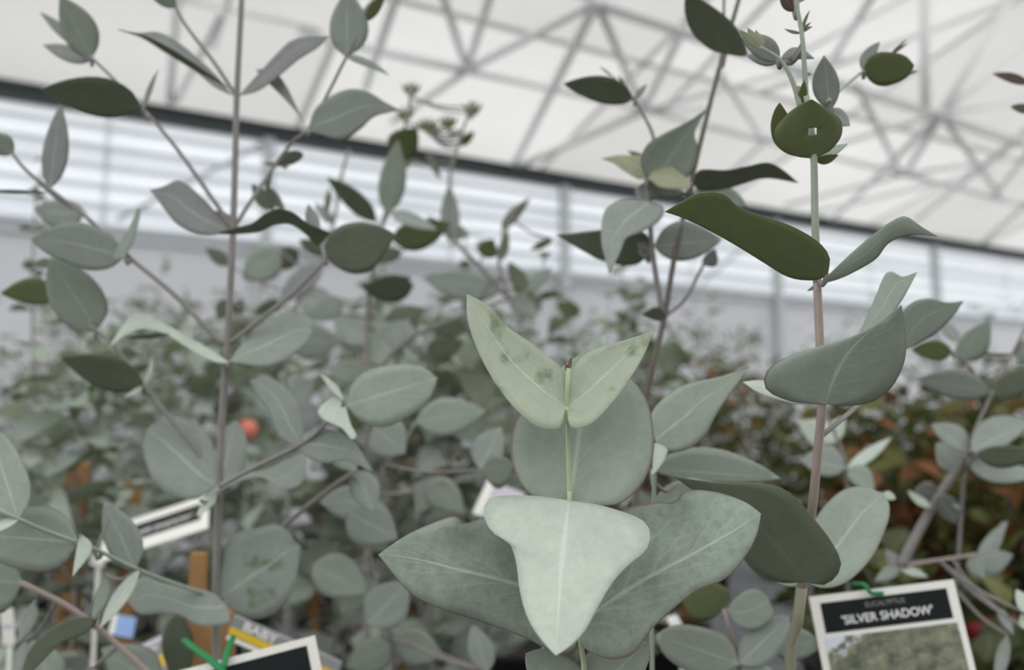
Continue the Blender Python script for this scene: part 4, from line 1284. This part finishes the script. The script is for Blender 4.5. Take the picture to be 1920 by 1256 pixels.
root, a, ex, ey, n = card('plant_tag', .8, (212, 1150), .8, (256, 1158), .78, (224, 1192), 'small light blue card with white edge beside the drooping pale leaf', mat=BLUE)
patch(root, 'edge_strip', a, ex, ey, n, .0, .0, .22, 1.0, WHITE)
root, a, ex, ey, n = card('plant_tag', .75, (915, 898), .75, (985, 925), .72, (876, 958), 'lilac-grey plant tag with white edge peeping out left of the middle leaf', mat=LILAC)
patch(root, 'edge_strip', a, ex, ey, n, .0, .0, .2, 1.0, WHITE)
root, a, ex, ey, n = card('plant_tag', .5, (1020, 1212), .5, (1080, 1235), .48, (950, 1262), 'plant tag edge slanting below the broad left leaf of the middle plant', mat=BLACK)
patch(root, 'edge_strip', a, ex, ey, n, .0, .0, .25, 1.0, WHITE)
root, a, ex, ey, n = card('plant_tag', .7, (0, 1142), .7, (24, 1140), .7, (2, 1210), 'small white plant label at the bottom left corner')
patch(root, 'print_strip', a, ex, ey, n, .1, .45, .9, .55, LILAC)
STK = [(root, a, ex, ey)]
root, a, ex, ey, n = card('plant_tag', .8, (170, 1040), .8, (196, 1044), .8, (172, 1060), 'tiny white label between the left leaf pairs')
patch(root, 'print_strip', a, ex, ey, n, .1, .4, .9, .6, LILAC)
STK.append((root, a, ex, ey))
root, a, ex, ey, n = card('plant_tag', .75, (1250, 1158), .75, (1268, 1152), .73, (1275, 1195), 'thin white label stick under the large right leaf of the middle plant')
patch(root, 'print_strip', a, ex, ey, n, .3, .2, .7, .8, LILAC)
STK.append((root, a, ex, ey))


def label_stick(root, a, ex, ey):
    p = a + ex * .5 + ey * .98 + Vector((0, .002, 0))
    v, f = box_geo(Vector((p.x - .002, p.y, BZ)), Vector((.004, 0, 0)), Vector((0, .001, 0)), Vector((0, 0, p.z - BZ)))
    link('stick', mesh('stick', v, f, WHITE, False), root)


def stake(x0, x1, ytop, d, label):
    a, b = at(x0, ytop, d), at(x1, ytop, d)
    w = (b - a).length
    c = (a + b) / 2
    root = thing('wooden_stake', Vector((c.x, c.y, BZ + .05)), label, 'stake')
    n = 4
    hz = c.z - (BZ + .05)
    # square stake with a chamfered top
    o = Vector((c.x - w / 2, c.y, BZ + .05))
    v, f = box_geo(o, Vector((w, 0, 0)), Vector((0, w * .6, 0)), Vector((0, 0, hz)))
    link('shaft', mesh('shaft', v, f, WOOD, False), root)
    e = w * .15
    q = Vector((c.x, c.y + w * .3, c.z))
    V = [q + Vector((sx * w / 2, sy * w * .3, 0)) for sx, sy in ((-1, -1), (1, -1), (1, 1), (-1, 1))] + [q + Vector((sx * (w / 2 - e), sy * (w * .3 - e), e)) for sx, sy in ((-1, -1), (1, -1), (1, 1), (-1, 1))]
    link('cap', mesh('cap', V, [(0, 1, 5, 4), (1, 2, 6, 5), (2, 3, 7, 6), (3, 0, 4, 7), (4, 5, 6, 7)], WOOD, False), root)
    return root


for q in STK:
    label_stick(*q)
stake(356, 384, 1040, .56, 'narrow wooden stake behind the left plant stem')
stake(358, 430, 1152, .60, 'broad wooden stake behind the left plant, by the green tie')
stake(118, 158, 872, 1.05, 'tan wooden stake far behind the left leaf pairs')
stake(228, 258, 905, 1.0, 'orange-brown wooden stake above the tilted black tag')
stake(585, 603, 940, 1.3, 'pale wooden stake right of the left stem, behind crossing twigs')

# coral rosebud
c = at(462, 806, 1.15)
rose = thing('rose_plant', Vector((c.x, c.y, BZ)), 'coral red rosebud on a thin stem behind the left stem', 'flower')
v, f = tube_geo(catmull([Vector((c.x, c.y, BZ)), Vector((c.x + .01, c.y, (BZ + c.z) / 2)), c - Vector((0, 0, .015))], 12), .002, 6)
link('stem', mesh('stem', v, f, ST_GREY), rose)
for k in range(7):
    ang = k * 2.4
    rr_ = .006 + .0012 * k
    V, Fc = [], []
    for i in range(5):
        for j in range(5):
            th = ang + (j - 2) * .42
            z = -.014 + .028 * i / 4
            r_ = rr_ * (0.5 + .9 * math.sin(math.pi * (i + .6) / 5.2))
            V.append(c + Vector((r_ * math.cos(th), r_ * math.sin(th), z)))
    for i in range(4):
        for j in range(4):
            Fc.append((i * 5 + j, i * 5 + j + 1, i * 5 + j + 6, i * 5 + j + 5))
    link('petal', mesh('petal', V, Fc, CORAL), rose)

# dark red pot glimpsed right of the tag
c = at(1838, 1165, 1.0)
pz = c.z - .05
rp = thing('red_pot', Vector((c.x, c.y, BZ)), 'dark red flower pot glimpsed beside the SILVER SHADOW tag', 'pot')
hh = (c.z + .012) - BZ
v, f = lathe_geo([(.001, .002), (.03, .002), (.034, hh * .9), (.037, hh * .9), (.037, hh), (.033, hh), (.031, hh * .93)], (c.x, c.y, BZ), 20)
link('pot', mesh('pot', v, f, REDM), rp)
v, f = lathe_geo([(.032, hh * .94), (.001, hh * .95)], (c.x, c.y, BZ), 16)
link('soil', mesh('soil', v, f, SOIL), rp)
